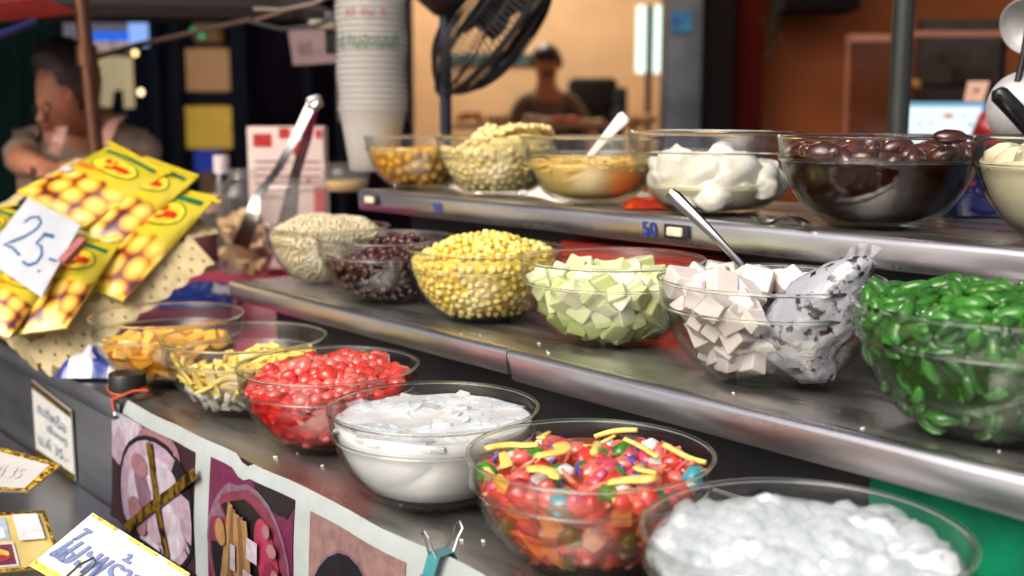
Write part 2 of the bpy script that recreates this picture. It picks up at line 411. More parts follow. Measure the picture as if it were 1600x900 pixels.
def rot_to(nv, rnd, lie=1.0):
    q = nv.to_track_quat('Z', 'Y').to_matrix().to_4x4()
    return q @ Matrix.Rotation(rnd.uniform(0, 2*math.pi), 4, 'Z') @ Matrix.Rotation(rnd.gauss(0, .45*lie), 4, 'X') @ Matrix.Rotation(rnd.gauss(0, .45*lie), 4, 'Y')
def put(h, name, meshes, spots, size, seed, var=0.15, lie=1.0, limit=300):
    """each piece an object of its own that shares its mesh; past the limit the farther ones are joined"""
    rnd = random.Random(seed+5); C0 = Vector((0, 0, CZ))
    tf = []
    for p, nv in spots:
        s = size*rnd.uniform(1-var, 1+var)
        tf.append((-(C0-p).normalized().dot(nv) + (p-C0).length*1.5, p, Matrix.Translation(p-h.location) @ rot_to(nv, rnd, lie) @ Matrix.Diagonal((s, s, s, 1)), rnd.choice(meshes)))
    tf.sort(key=lambda q: q[0])
    for _, p, M, me in tf[:limit]:
        o = bpy.data.objects.new(name, me); COL.objects.link(o); o.parent = h; o.matrix_basis = M
    if len(tf) > limit:
        join_pieces(h, 'farther_pieces', [(M, me) for _, p, M, me in tf[limit:]])
def join_pieces(h, name, items):
    m = MB()
    for M, me in items:
        m.mat(me.materials[0]); m.add([M @ v.co for v in me.vertices], [tuple(p.vertices) for p in me.polygons])
    o = bpy.data.objects.new(name, m.mesh(name, ang=180)); COL.objects.link(o); o.parent = h; o['kind'] = 'stuff'; return o

# --- piece shapes, unit size
def ball(name, mat, sc=(1, 1, 1), sub=2, lump=0.06, seed=0):
    bm = bmesh.new(); bmesh.ops.create_icosphere(bm, subdivisions=sub, radius=0.5)
    for v in bm.verts:
        k = 1 + lump*noise.noise(v.co*4+Vector((seed*7, seed, 0)))*2; v.co = Vector((v.co.x*sc[0], v.co.y*sc[1], v.co.z*sc[2]))*k
    me = bpy.data.meshes.new(name); bm.to_mesh(me); bm.free(); me.materials.append(mat)
    me.polygons.foreach_set('use_smooth', [True]*len(me.polygons)); return me
def chunk(name, mat, sc=(1, 1, 1), bev=0.08, jit=0.1, seed=0, smooth=False):
    rnd = random.Random(seed); bm = bmesh.new(); bmesh.ops.create_cube(bm, size=1)
    for v in bm.verts: v.co = Vector((v.co.x*sc[0], v.co.y*sc[1], v.co.z*sc[2])) + Vector([rnd.uniform(-jit, jit)*min(sc) for _ in range(3)])
    bmesh.ops.bevel(bm, geom=bm.edges[:], offset=bev*min(sc), segments=1, affect='EDGES')
    me = bpy.data.meshes.new(name); bm.to_mesh(me); bm.free(); me.materials.append(mat)
    me.polygons.foreach_set('use_smooth', [True]*len(me.polygons)); 
    if not smooth: me.set_sharp_from_angle(angle=R(50))
    else:
        best = {}
        for p in me.polygons:
            for v in p.vertices:
                if v not in best or p.area > best[v][0]: best[v] = (p.area, p.normal.copy())
        me.normals_split_custom_set_from_vertices([best[v.index][1] for v in me.vertices])
    return me
def worm(name, mat, length=1.0, rad=0.16, bend=0.25, seed=0, n=7, sides=7, taper=0.35, flat=1.0):
    rnd = random.Random(seed); pts = []; rs = []; ph = rnd.uniform(0, 6)
    for i in range(n):
        u = i/(n-1); pts.append(((u-.5)*length, bend*length*math.sin(u*math.pi*rnd.uniform(.9, 1.1)+ph*.2)*.6, bend*length*.4*math.cos(u*3+ph)))
        rs.append(rad*(taper+(1-taper)*math.sin(math.pi*min(1, max(0, u))) ** 0.6))
    m = MB().tube(pts, rs, sides)
    if flat != 1: m.v = [(a, b, c*flat) for a, b, c in m.v]
    return m.mesh(name, mat, ang=180)

# ------------------------------------------------------------------ food materials
def food(name, c, c2=None, rough=0.25, sss=0.35, ssc=0.006, rnd=0.15, nscale=120, bump=0.1, coat=0.0, **k):
    return pm(name, c, rough, 0, c2=c2, nscale=nscale, sss=sss, ssc=ssc, rnd=rnd, bump=bump, coat=coat, **k)
F_CORN2 = food('corn_pale', rgb(255, 228, 120), rgb(255, 240, 178), rnd=.12, nscale=110, lo=.4, hi=.62)
F_CORN = food('corn_yellow', rgb(254, 208, 62), rgb(255, 230, 140), rnd=.16, nscale=110, lo=.4, hi=.62)
F_MELON = food('melon_green', rgb(230, 234, 176), rgb(243, 244, 220), rnd=.1, nscale=40, sss=.7, ssc=.012)
F_MELON2 = food('melon_green_deep', rgb(204, 220, 138), rgb(236, 239, 196), rnd=.1, nscale=40, sss=.7, ssc=.012)
F_TARO = food('taro_grey', rgb(236, 230, 224), rgb(212, 202, 198), rough=.5, rnd=.1, nscale=130, bump=.25, sss=.5)
F_GREEN = food('pandan_green', rgb(66, 134, 46), rgb(42, 102, 32), rough=.18, rnd=.45, nscale=25, sss=.35, coat=.35)
F_ORANGE = food('orange_fruit', rgb(248, 176, 40), rgb(250, 200, 100), rnd=.12, nscale=40, sss=.4)
F_YELLOW = food('jackfruit_yellow', rgb(252, 214, 84), rgb(253, 232, 146), rnd=.1, nscale=60, sss=.3)
F_RED = food('ruby_red', rgb(222, 40, 34), rgb(236, 84, 74), rough=.10, rnd=.28, nscale=110, sss=.7, ssc=.014, coat=1.0, bump=.12)
F_RED2 = food('ruby_pink', rgb(232, 88, 78), rgb(240, 128, 118), rough=.12, rnd=.2, nscale=110, sss=.7, ssc=.014, coat=1.0, bump=.12)
F_BEAN = food('red_bean', rgb(92, 44, 42), rgb(56, 24, 26), rough=.25, rnd=.3, nscale=90, sss=0, coat=.3)
F_BARLEY = food('barley_cream', rgb(232, 222, 190), rgb(206, 190, 150), rough=.5, rnd=0, nscale=260, sss=.1, lo=.4, hi=.6)
F_LOTUS = food('lotus_yellow', rgb(232, 186, 66), rgb(214, 158, 44), rough=.2, rnd=.2, nscale=60, coat=.4)
F_PALE = food('pale_cream', rgb(252, 228, 170), rgb(248, 214, 136), rough=.35, rnd=.1, nscale=80)
F_GOLD = food('golden_shreds', rgb(240, 208, 120), rgb(230, 190, 96), rough=.2, rnd=0, nscale=240, stretch=(1, 1, 3), sss=.2, bump=.3, coat=.3)
F_WHITE = food('white_flesh', rgb(244, 242, 232), rgb(232, 230, 216), rough=.25, rnd=.05, nscale=30, sss=.5, ssc=.01, coat=.3)
F_DATE = food('dark_date', rgb(92, 34, 18), rgb(44, 14, 8), rough=.12, rnd=.35, nscale=60, sss=0, coat=.8)
F_CREAM = food('cream_dough', rgb(236, 228, 196), rgb(224, 214, 176), rough=.3, rnd=.05, nscale=20)
F_JELLY = thin('clear_jelly', (.96, .97, .98, 1), 0.05, 1.36, cloud=.5, ccol=(.88, .90, .94, 1), spots=.5)
F_JELLY2 = thin('wet_jelly', (.97, .985, .99, 1), 0.06, 1.38, cloud=.32, ccol=(.95, .985, 1, 1), spots=.25)
F_ICE = pm('milky_jelly_beads', rgb(226, 233, 236), .15, sss=.3, ssc=.01, nscale=50, var=.05, rnd=.05, coat=.6)
MILK = pm('milky_syrup', rgb(242, 245, 246), .18, sss=.35, ssc=.02, nscale=14, var=.05, c2=rgb(236, 240, 242), coat=.4)
REDSYR = thin('red_syrup', (.97, .36, .28, 1), .03, 1.25, cloud=.14, ccol=(.80, .06, .04, 1))
ORSYR = thin('orange_syrup', (.97, .66, .50, 1), .03, 1.2, cloud=.26, ccol=(.90, .26, .14, 1))
YESYR = thin('yellow_syrup', (.98, .90, .66, 1), .03, 1.2, cloud=.10, ccol=(.8, .55, .12, 1))
BRSYR = thin('brown_syrup', (.40, .16, .07, 1), .03, 1.2, cloud=.55, ccol=(.06, .018, .007, 1))
CLSYR = thin('clear_syrup', (.97, .96, .88, 1), .03, 1.2, cloud=.72, ccol=(.90, .87, .74, 1))
def core(c, nm): return pm(nm, c, .75, nscale=90, var=.3, bump=.2, spec=.12)

# ------------------------------------------------------------------ front row of bowls
b = bowl(1.715, .722, Z1, .240, 'clear glass bowl of orange fruit, nearest the wicker basket')
h = heap('orange_fruit_pile', b, 'orange fruit segments in syrup in the bowl beside the basket', 'fruit')
mass(h, b, .235, .02, core(rgb(246, 168, 40), 'orange_mass'), .008, .01, 3)
OM = [chunk('segment', F_ORANGE, (1, .55, .45), .25, .12, i, True) for i in range(4)]
put(h, 'segment', OM, spots_top(b, .25, .03, .034, 3, dens=.7, sink=.1) + spots_wall(b, .24, .034, 3, dens=.75, gap=.36), .036, 3, .2)
mass(h, b, .25, .0, YESYR, .002, .0, 3, 'syrup', stuff=False)

b = bowl(1.478, .735, Z1, .236, 'clear glass bowl of yellow fruit strips with whitish flakes at its bottom')
h = heap('jackfruit_strips', b, 'heaped yellow fruit strips in the second bowl from the basket', 'fruit')
mass(h, b, .20, .09, core(rgb(226, 190, 70), 'yellow_mass'), .016, .008, 4, pk=(.1, .12))
YM = [worm('strip', F_YELLOW, 1, .11, .25, i, 6, 6, .5, .55) for i in range(5)] + [chunk('strip', F_YELLOW, (1, .3, .14), .3, .2, i, True) for i in range(3)]
put(h, 'strip', YM, spots_top(b, .235, .10, .036, 4, dens=.42, sink=.0, pk=(.12, .14), rough=.012) + spots_wall(b, .25, .036, 4, dens=.6, gap=.32, zlo=.14), .045, 4, .25, lie=.6)
FL = pm('coconut_flakes', rgb(244, 240, 230), .5, nscale=300, bump=.5)
put(h, 'flake', [chunk('flake', FL, (1, .5, .3), .2, .25, i) for i in range(3)], spots_wall(b, .135, .017, 41, dens=.8, gap=.4, zlo=.02) + spots_floor(b, .017, 41), .018, 41, .3)

b = bowl(1.242, .733, Z1, .234, 'clear glass bowl of red jelly balls in red syrup')
h = heap('red_jelly_balls', b, 'pile of glossy red jelly balls in syrup', 'dessert')
mass(h, b, .30, .08, core(rgb(206, 26, 22), 'red_mass'), .006, .006, 5, pk=(.0, .05))
RM = [ball('jelly_ball', m, (1+.12*(i % 3), 1, .9), 2, .13, i) for i, m in enumerate((F_RED, F_RED2, F_RED, F_RED2, F_RED, F_RED2))]
put(h, 'jelly_ball', RM, spots_top(b, .345, .10, .0165, 5, dens=.66, sink=.3, rough=.016, pk=(0, .06)) + spots_wall(b, .33, .018, 5, dens=.95, gap=.62, arc=105), .0185, 5, .32)
mass(h, b, .36, .05, REDSYR, .0022, .006, 5, 'syrup', pk=(0, .06), stuff=False)

b = bowl(.985, .712, Z1, .2335, 'clear glass bowl of white milky syrup with clear jelly strips')
h = heap('white_jelly_strips', b, 'translucent white jelly strips floating in milky syrup', 'dessert')
mass(h, b, .394, .008, MILK, .0025, .003, 6, 'milky_syrup', stuff=False)
NATA = pm('nata_white', rgb(226, 231, 236), .12, nscale=60, var=.06, coat=.6, sss=.3, ssc=.01, bump=.15, rnd=.06)
put(h, 'jelly_strip', [chunk('jelly_strip', (F_JELLY2, F_JELLY2, NATA)[i % 3], (1, .5, .18), .3, .25, i, True) for i in range(6)], spots_top(b, .398, .010, .018, 6, dens=.55, sink=.5, rough=.006, rmax=.93), .030, 6, .3, lie=.25)

b = bowl(.748, .722, Z1, .236, 'clear glass bowl of mixed multicoloured dessert toppings')
h = heap('mixed_toppings', b, 'multicoloured mix of jelly, fruit strips and red balls in orange syrup', 'dessert')
mass(h, b, .31, .05, pm('mixed_mass', rgb(198, 60, 40), .35, nscale=45, c2=rgb(150, 34, 36), bump=.3), .013, .008, 8)
P_PUR = food('purple_jelly', rgb(96, 84, 178), rough=.15, coat=.6); P_GRN = food('green_jelly', rgb(62, 140, 44), rough=.15, coat=.6)
P_PNK = food('pink_jelly', rgb(222, 84, 108), rough=.15, coat=.6); P_WHT = food('white_jelly', rgb(222, 226, 222), rough=.15, coat=.6)
P_TEAL = food('teal_jelly', rgb(70, 150, 165), rough=.15, coat=.6); P_SAL = food('salmon_strip', rgb(236, 140, 112), rough=.15, coat=.6); P_MAG = food('magenta_worm', rgb(190, 40, 80), rough=.15, coat=.6)
bal = lambda m, i: ball('jelly_piece', m, (1.15, 1, .85), 2, .22, i)
small = [worm('jelly_piece', P_PUR, 1.3, .18, .4, 1), worm('jelly_piece', P_PUR, 1.3, .16, .5, 2), bal(P_GRN, 3), bal(P_RED := F_RED, 4), bal(F_RED, 5), bal(F_RED2, 6),
         worm('jelly_piece', P_SAL, 1.6, .16, .15, 7), worm('jelly_piece', P_SAL, 1.6, .2, .1, 8), worm('jelly_piece', P_SAL, 1.5, .16, .3, 17), bal(P_WHT, 9), chunk('jelly_piece', P_WHT, (1, .8, .6), .2, .1, 3, True), bal(P_PNK, 10), bal(F_RED2, 21), worm('jelly_piece', P_PNK, 1.5, .14, .4, 11)]
deep = [worm('jelly_piece', P_MAG, 1.6, .15, .6, 1, 9), worm('jelly_piece', P_MAG, 1.4, .17, .5, 2, 9), bal(P_TEAL, 2), chunk('jelly_piece', P_WHT, (1, .8, .5), .2, .1, 5, True), bal(P_GRN, 5), chunk('jelly_piece', F_YELLOW, (1.2, .8, .3), .2, .2, 6, True), bal(F_RED, 6), bal(P_PNK, 7), worm('jelly_piece', P_PUR, 1.5, .16, .5, 8), worm('jelly_piece', P_SAL, 1.6, .2, .2, 9), chunk('jelly_piece', F_ORANGE, (1.2, .8, .4), .2, .2, 8, True)]
put(h, 'jelly_piece', small, spots_top(b, .36, .04, .0175, 8, dens=.66, sink=.1, rough=.009), .0185, 8, .2)
put(h, 'jelly_piece', deep, spots_wall(b, .36, .02, 8, dens=.74, gap=.58, arc=100), .023, 81, .2, lie=.4)
put(h, 'fruit_strip', [worm('fruit_strip', F_YELLOW, 1, .085, .22, i, 8, 8, .85, .75) for i in range(3)] + [worm('fruit_strip', F_YELLOW, .75, .17, .5, i+3, 8, 8, .8, .3) for i in range(2)] + [chunk('fruit_strip', F_YELLOW, (.6, .22, .11), .3, .6, i+5, True) for i in range(2)] + [worm('fruit_strip', F_YELLOW, 1, .10, .35, 4, 8, 8, .8, .5)],
    spots_top(b, .405, .05, .036, 18, dens=1.0, sink=-.1, rough=.006, cap=12), .046, 18, .25, lie=.6)
mass(h, b, .372, .02, ORSYR, .0022, .006, 8, 'syrup', stuff=False)

b = bowl(.487, .694, Z1, .247, 'large clear glass bowl of white jelly beads at the bottom right, nearest the camera')
h = heap('white_jelly_beads', b, 'mound of glassy white jelly beads in the bowl nearest the camera', 'dessert')
mass(h, b, .37, .05, pm('bead_mass', rgb(244, 249, 251), .2, coat=.5), .003, .006, 9)
put(h, 'jelly_bead', [ball('jelly_bead', F_JELLY2, (1.2, .9, .8), 2, .2, i) for i in range(5)] + [ball('jelly_bead', F_ICE, (1, 1, .9), 2, .2, 7)], spots_top(b, .395, .04, .018, 9, dens=.62, sink=.6, rough=.008, rmax=.96), .023, 9, .3)
mass(h, b, .392, .045, thin('bead_liquor', (.97, .98, .99, 1), .06, 1.33, cloud=.22, ccol=(.94, .97, .98, 1)), .002, .006, 9, 'liquor', stuff=False)

# ------------------------------------------------------------------ middle row
b = bowl(1.735, 1.03, Z2, .218, 'clear glass bowl of cooked barley at the far end of the middle shelf')
h = heap('barley_heap', b, 'heap of small cream cooked barley grains', 'grain')
mass(h, b, .36, .14, core(rgb(226, 214, 180), 'barley_mass'), .004, .006, 10)
GR = [ball('grain', F_BARLEY, (1, .9, .8), 1, .15, i) for i in range(3)]; rr = random.Random(3)
for nm, sp in (('grains', spots_top(b, .385, .15, .0075, 10, dens=.8, sink=.0, rough=.008, tries=14000) + spots_wall(b, .38, .0075, 10, dens=.9, tries=12000)),):
    join_pieces(h, nm, [(Matrix.Translation(p-h.location) @ rot_to(nv, rr) @ Matrix.Diagonal((.0088, .0088, .0088, 1)), rr.choice(GR)) for p, nv in sp])

b = bowl(1.497, .995, Z2, .222, 'clear glass bowl of dark red beans between the barley and corn bowls')
h = heap('red_bean_heap', b, 'loose pile of dark red cooked beans', 'beans')
mass(h, b, .25, .12, core(rgb(40, 16, 18), 'bean_mass'), .010, .008, 11, pk=(.1, .1))
put(h, 'bean', [ball('bean', F_BEAN, (1.25, .75, .7), 2, .08, i) for i in range(3)], spots_top(b, .285, .15, .013, 11, dens=.8, sink=.1, rough=.016, pk=(.1, .1)) + spots_wall(b, .29, .014, 11, dens=.95, arc=105) + spots_floor(b, .014, 11), .0145, 11)

b = bowl(1.268, 1.01, Z2, .229, 'clear glass bowl heaped with yellow sweet corn')
h = heap('corn_heap', b, 'heap of bright yellow corn kernels rising above its bowl', 'corn')
mass(h, b, .36, .15, core(rgb(250, 218, 100), 'corn_mass'), .005, .004, 12, pk=(.06, -.02))
K = [ball('kernel', (F_CORN, F_CORN, F_CORN2)[i % 3], (1, .78+.05*(i % 3), .72+.06*(i % 2)), 2, .16, i) for i in range(6)]
put(h, 'kernel', K, spots_top(b, .375, .16, .0108, 12, dens=.86, sink=.0, rough=.006, pk=(.06, -.02)) + spots_wall(b, .37, .0108, 12, dens=.88, arc=100, tries=9000), .0122, 12, .12)

b = bowl(1.03, 1.03, Z2, .241, 'clear glass bowl of pale green melon cubes')
h = heap('melon_cubes', b, 'pale green melon cubes filling a glass bowl', 'fruit')
mass(h, b, .22, .03, core(rgb(206, 216, 140), 'melon_mass'), .022, .006, 13)
MM = [chunk('melon_cube', (F_MELON, F_MELON2)[i % 2], (1, .9, .85), .11, .13, i, True) for i in range(8)]
put(h, 'melon_cube', MM, spots_top(b, .285, .07, .025, 13, dens=.85, sink=-.1, rough=.016) + spots_wall(b, .29, .025, 13, dens=.8, gap=.70, arc=115, zlo=.03) + spots_wall(b, .27, .025, 131, dens=.9, gap=1.3, arc=115) + spots_floor(b, .025, 13), .0255, 13, .15)
mass(h, b, .16, .0, thin('melon_juice', (.93, .96, .80, 1), .03, 1.33, cloud=.05, ccol=(.6, .7, .3, 1)), .002, .0, 13, 'juice', stuff=False)

b = bowl(.768, 1.014, Z2, .250, 'clear glass bowl of whitish taro cubes with a spoon and a wrapped bundle')
BT = b
h = heap('taro_cubes', b, 'greyish white taro cubes with browned edges in a glass bowl', 'taro')
mass(h, b, .20, .05, core(rgb(206, 200, 196), 'taro_mass'), .028, .008, 14, pk=(-.2, 0))
TM = [chunk('taro_cube', F_TARO, (1, .9, .8), .10, .14, i, True) for i in range(8)]
sp = spots_top(b, .33, .08, .027, 14, dens=.85, sink=-.1, rough=.014, pk=(-.2, 0)) + spots_wall(b, .32, .028, 14, dens=.84, gap=.76, arc=115) + spots_wall(b, .29, .029, 141, dens=.9, gap=1.4, arc=115) + spots_floor(b, .029, 14, lift=.6)
bag_c = at(1262, 520, y=.99)
sp = [q for q in sp if (Vector((q[0].x, q[0].y)) - Vector((bag_c.x, bag_c.y))).length > .058 or q[0].z < 1.03]
put(h, 'taro_cube', TM, sp, .029, 14, .25)

b = bowl(.498, 1.0, Z2, .268, 'large clear glass bowl of green pandan noodles at the right end of the middle shelf')
h = heap('green_noodles', b, 'pile of glossy green short rice noodles', 'dessert')
mass(h, b, .36, .08, pm('green_mass', rgb(58, 96, 40), .5, c2=rgb(34, 62, 24), nscale=30, bump=.3), .006, .006, 15)
GM = [worm('noodle', F_GREEN, 1, .19+.02*(i % 3), .5, i, 8, 8, .25) for i in range(8)]
put(h, 'noodle', GM, spots_top(b, .40, .065, .020, 15, dens=.5, sink=.0, rough=.014, rmax=1.0) + spots_wall(b, .42, .022, 15, dens=.44, gap=.40, arc=105), .029, 15, .3, lie=.55)
mass(h, b, .33, .0, thin('green_syrup', (.66, .86, .55, 1), .03, 1.2, cloud=.5, ccol=(.075, .14, .04, 1), spots=.5), .002, .0, 15, 'syrup', stuff=False)

# ------------------------------------------------------------------ top row
b = bowl(1.83, 1.30, Z3, .225, 'clear glass bowl of golden lotus seeds at the left end of the top shelf')
h = heap('golden_seeds', b, 'round golden seeds in syrup, left end of the top shelf', 'dessert')
mass(h, b, .27, .02, core(rgb(196, 146, 40), 'seed_mass'), .006, .004, 16)
put(h, 'seed', [ball('seed', F_LOTUS, (1, 1, .9), 2, .08, i) for i in range(3)], spots_top(b, .30, .02, .018, 16, dens=.85, sink=.1) + spots_wall(b, .31, .018, 16, dens=.92, arc=100), .02, 16)
mass(h, b, .27, .0, YESYR, .002, .0, 16, 'syrup', stuff=False)

b = bowl(1.592, 1.30, Z3, .228, 'clear glass bowl heaped with pale cream hominy on the top shelf')
h = heap('hominy_heap', b, 'pale cream boiled hominy piled above the rim', 'grain')
mass(h, b, .34, .16, core(rgb(240, 220, 150), 'hominy_mass'), .004, .006, 17, pk=(.22, -.0))
put(h, 'hominy_kernel', [ball('hominy_kernel', F_PALE, (1, .85, .75), 2, .2, i) for i in range(4)], spots_top(b, .35, .20, .013, 17, dens=.8, sink=.0, rough=.014, pk=(.24, .0)) + spots_wall(b, .36, .0125, 17, dens=.9, arc=100), .0145, 17)

b = bowl(1.35, 1.30, Z3, .238, 'clear glass bowl of golden fine shreds with a white spoon standing in it')
B3 = b
h = heap('golden_shreds', b, 'smooth golden fine shreds in syrup in the bowl with the white spoon', 'dessert')
mass(h, b, .275, .012, F_GOLD, .003, .006, 18, 'packed_shreds')
SH = [worm('shred', F_GOLD, 1, .03, .35, i, 8, 5, .8) for i in range(5)]
join_pieces(h, 'shreds', [(Matrix.Translation(p-h.location) @ rot_to(nv, rr, .15) @ Matrix.Diagonal((.045, .045, .045, 1)), rr.choice(SH)) for p, nv in spots_top(b, .266, .015, .012, 18, dens=.9, rough=.005, sink=.1)])

b = bowl(1.088, 1.295, Z3, .260, 'clear glass bowl of white fleshy chunks in cloudy syrup on the top shelf', (R(-1.2), R(1.6)))
h = heap('white_fruit_chunks', b, 'large white fleshy fruit chunks half sunk in cloudy syrup', 'fruit')
mass(h, b, .165, .02, F_CREAM, .004, .006, 19)
put(h, 'chunk', [ball('chunk', F_WHITE, (1.15, .95, .75), 3, .14, i) for i in range(6)], spots_top(b, .175, .055, .05, 19, dens=.55, sink=.2, rough=.02) + spots_wall(b, .165, .05, 19, dens=.6, gap=.6), .058, 19, .25)
mass(h, b, .155, .0, CLSYR, .002, .0, 19, 'syrup', stuff=False)

b = bowl(.823, 1.30, Z3, .257, 'clear glass bowl of dark brown syrupy dates on the top shelf')
h = heap('dark_dates', b, 'glossy dark brown dates in thick brown syrup', 'fruit')
mass(h, b, .33, .02, core(rgb(52, 16, 8), 'date_mass'), .005, .008, 20)
put(h, 'date', [ball('date', F_DATE, (1.3, .8, .75), 2, .1, i) for i in range(4)], spots_top(b, .365, .02, .034, 20, dens=.85, sink=.1, rough=.008, rmax=1) + spots_wall(b, .36, .03, 20, dens=.95, gap=.55), .031, 20, .2)
mass(h, b, .34, .0, BRSYR, .0022, .0, 20, 'syrup', stuff=False)
dp = at(1484, 214, y=1.26)
o = bpy.data.objects.new('date', ball('date', F_DATE, (1.45, .95, .8), 3, .06, 9)); COL.objects.link(o); o.parent = h
o.matrix_basis = Matrix.Translation(dp - h.location) @ Matrix.Rotation(R(55), 4, 'Z') @ Matrix.Diagonal((.029, .029, .022, 1))

b = bowl(.553, 1.30, Z3, .262, 'clear glass bowl of cream paste cut off at the right edge of the photo')
h = heap('cream_paste', b, 'smooth cream coloured paste smeared up the side of its bowl', 'dessert')
mass(h, b, .345, .03, F_CREAM, .0025, .012, 22, 'packed_paste')
put(h, 'lump', [ball('lump', F_CREAM, (1, .9, .6), 2, .3, i) for i in range(3)], spots_top(b, .36, .05, .04, 22, dens=.8, sink=.2), .042, 22)

# ------------------------------------------------------------------ spoons, wrapped bundle
def spoon(name, label, tip, end, bowl_w, mat, nrm, wide=.009, blen=.05):
    """tip: centre of the scoop; end: end of the handle"""
    tip = Vector(tip); end = Vector(end); e = empty(name, tip, 0, label, 'spoon')
    x = (end-tip).normalized(); nrm = (Vector(nrm) - x*Vector(nrm).dot(x)).normalized(); y = nrm.cross(x); L = (end-tip).length
    m = MB(); vs = []; fs = []; n = 14
    for i in range(n+1):
        u = i/n; w = wide*(.42+.58*u**1.5)*(1 if u < .97 else .7); c = tip + x*(blen*.5+(L-blen*.5)*u) + nrm*(.006*math.sin(u*math.pi))
        for s_, q in ((-1, 0), (-.55, 1), (0, .6), (.55, 1), (1, 0)): vs.append(c + y*(w*s_) + nrm*(.0022*q*(.5+u)))
        for s_ in (1, 0, -1): vs.append(c + y*(w*s_*.96) - nrm*.0012)
    for i in range(n):
        for k in range(8): fs.append((i*8+k, i*8+(k+1) % 8, (i+1)*8+(k+1) % 8, (i+1)*8+k))
    fs += [tuple(range(8))[::-1], tuple(range(n*8, n*8+8))]
    m.add(vs, fs); m.build('handle', mat, e, ang=50)
    m = MB(); vs = []; fs = []; N = 20
    for r in (1, .8, .55, .25, .01):
        for k in range(N):
            a = 2*math.pi*k/N; vs.append(tip + x*(blen*.5*r*math.cos(a)) + y*(bowl_w*.5*r*math.sin(a)) - nrm*(.011*(1-r*r)))
    for i in range(4):
        for k in range(N): fs.append((i*N+k, i*N+(k+1) % N, (i+1)*N+(k+1) % N, (i+1)*N+k))
    b_ = len(vs)
    vs += [v - nrm*.0012 for v in vs]; fs += [tuple(j+b_ for j in f[::-1]) for f in fs]
    for k in range(N): fs.append((k, b_+k, b_+(k+1) % N, (k+1) % N))
    m.add(vs, fs); m.build('scoop', mat, e, ang=60); return e
spoon('steel_spoon', 'steel spoon with a patterned handle standing in the taro bowl', at(1196, 452, y=1.03), at(1046, 300, y=.99), .035, CHROME, -FWD*.6+UP*.5-RGT*.3)
spoon('white_spoon', 'white plastic spoon leaning in the bowl of golden shreds', at(905, 262, y=1.30), at(978, 180, y=1.33), .03, pm('white_plastic', rgb(236, 236, 240), .2, var=.05), -FWD+UP*.3, .0115)
spoon('loose_spoon', 'dark steel spoon lying on the top shelf beside the date bowl', at(1196, 338, z=Z3+.012), at(1262, 352, z=Z3+.008), .03, pm('dull_steel', (.25, .24, .22, 1), .3, 1), UP)

wb = empty('wrapped_bundle', (bag_c.x, bag_c.y, Z2+.03), 0, 'bundle of dark sticky rice in clear frosted plastic stuck in the taro bowl', 'food bag')
BAG = pm('frosted_plastic_over_rice', rgb(170, 173, 182), .18, nscale=80, c2=rgb(46, 28, 34), lo=.39, hi=.46, bump=1.0, bscale=55, coat=.8)
m = MB(); vs = []; fs = []; N = 28; H = 20
axis = [(Vector((bag_c.x+.005, bag_c.y+.01, Z2+.012)), .02), (at(1255, 560, y=.99), .036), (at(1258, 528, y=.99), .050), (at(1268, 495, y=.995), .053), (at(1285, 460, y=1.0), .050), (at(1305, 432, y=1.0), .040), (at(1324, 412, y=1.0), .028), (at(1336, 400, y=1.0), .014)]
def samp(u):
    q = u*(len(axis)-1); i = min(int(q), len(axis)-2); t = q-i; return axis[i][0].lerp(axis[i+1][0], t), axis[i][1]*(1-t)+axis[i+1][1]*t
for j in range(H+1):
    c, r = samp(j/H)
    for k in range(N):
        a = 2*math.pi*k/N; d = Vector((math.cos(a), math.sin(a)*.85, .15*math.cos(a)))
        rr_ = r*(1+.16*noise.noise(Vector((math.cos(a)*2.2, math.sin(a)*2.2, j*.35))) + .05*noise.noise(Vector((math.cos(a)*7, math.sin(a)*7, j*.9))))
        vs.append(c + d*rr_)
for j in range(H):
    for k in range(N): fs.append((j*N+k, j*N+(k+1) % N, (j+1)*N+(k+1) % N, (j+1)*N+k))
fs += [tuple(range(N))[::-1], tuple(range(H*N, H*N+N))]
m.add(vs, fs); m.build('filled_bag', BAG, wb, ang=180)
m = MB(); tp = axis[-1][0]; vs = []; fs = []
for j in range(6):
    for k in range(8):
        q = k/7-.5; vs.append(tp + UP*(-.006+.004*j) + RGT*(.002*j + q*(.02+.002*j)) + FWD*(.006*math.sin(k*2.1+j*.6)) - UP*(abs(q)*.01))
for j in range(5):
    for k in range(7): fs.append((j*8+k, j*8+k+1, (j+1)*8+k+1, (j+1)*8+k))
m.add(vs, fs); m.build('twisted_top', thin('clear_film', (.9, .92, .95, 1), .08, 1.5, cloud=.45, ccol=(.8, .82, .88, 1)), wb, ang=180)

# ------------------------------------------------------------------ flat print helper: layered shapes on a curved or flat sheet
def clip(poly, u0=0, v0=0, u1=1, v1=1):
    for ax, lim, sg in ((0, u0, 1), (0, u1, -1), (1, v0, 1), (1, v1, -1)):
        out = []
        for i, p in enumerate(poly):
            q = poly[i-1]; ip = (p[ax]-lim)*sg >= 0; iq = (q[ax]-lim)*sg >= 0
            if ip != iq:
                t = (lim-q[ax])/(p[ax]-q[ax]); out.append((q[0]+t*(p[0]-q[0]), q[1]+t*(p[1]-q[1])))
            if ip: out.append(p)
        poly = out
        if len(poly) < 3: return []
    return poly
def ell(u, v, a, b_, rot=0, n=24):
    return [(u + a*math.cos(t)*math.cos(rot) - b_*math.sin(t)*math.sin(rot), v + a*math.cos(t)*math.sin(rot) + b_*math.sin(t)*math.cos(rot)) for t in (2*math.pi*i/n for i in range(n))]
def rect(u0, v0, u1, v1): return [(u0, v0), ((u0+u1)/2, v0), (u1, v0), (u1, (v0+v1)/2), (u1, v1), ((u0+u1)/2, v1), (u0, v1), (u0, (v0+v1)/2)]
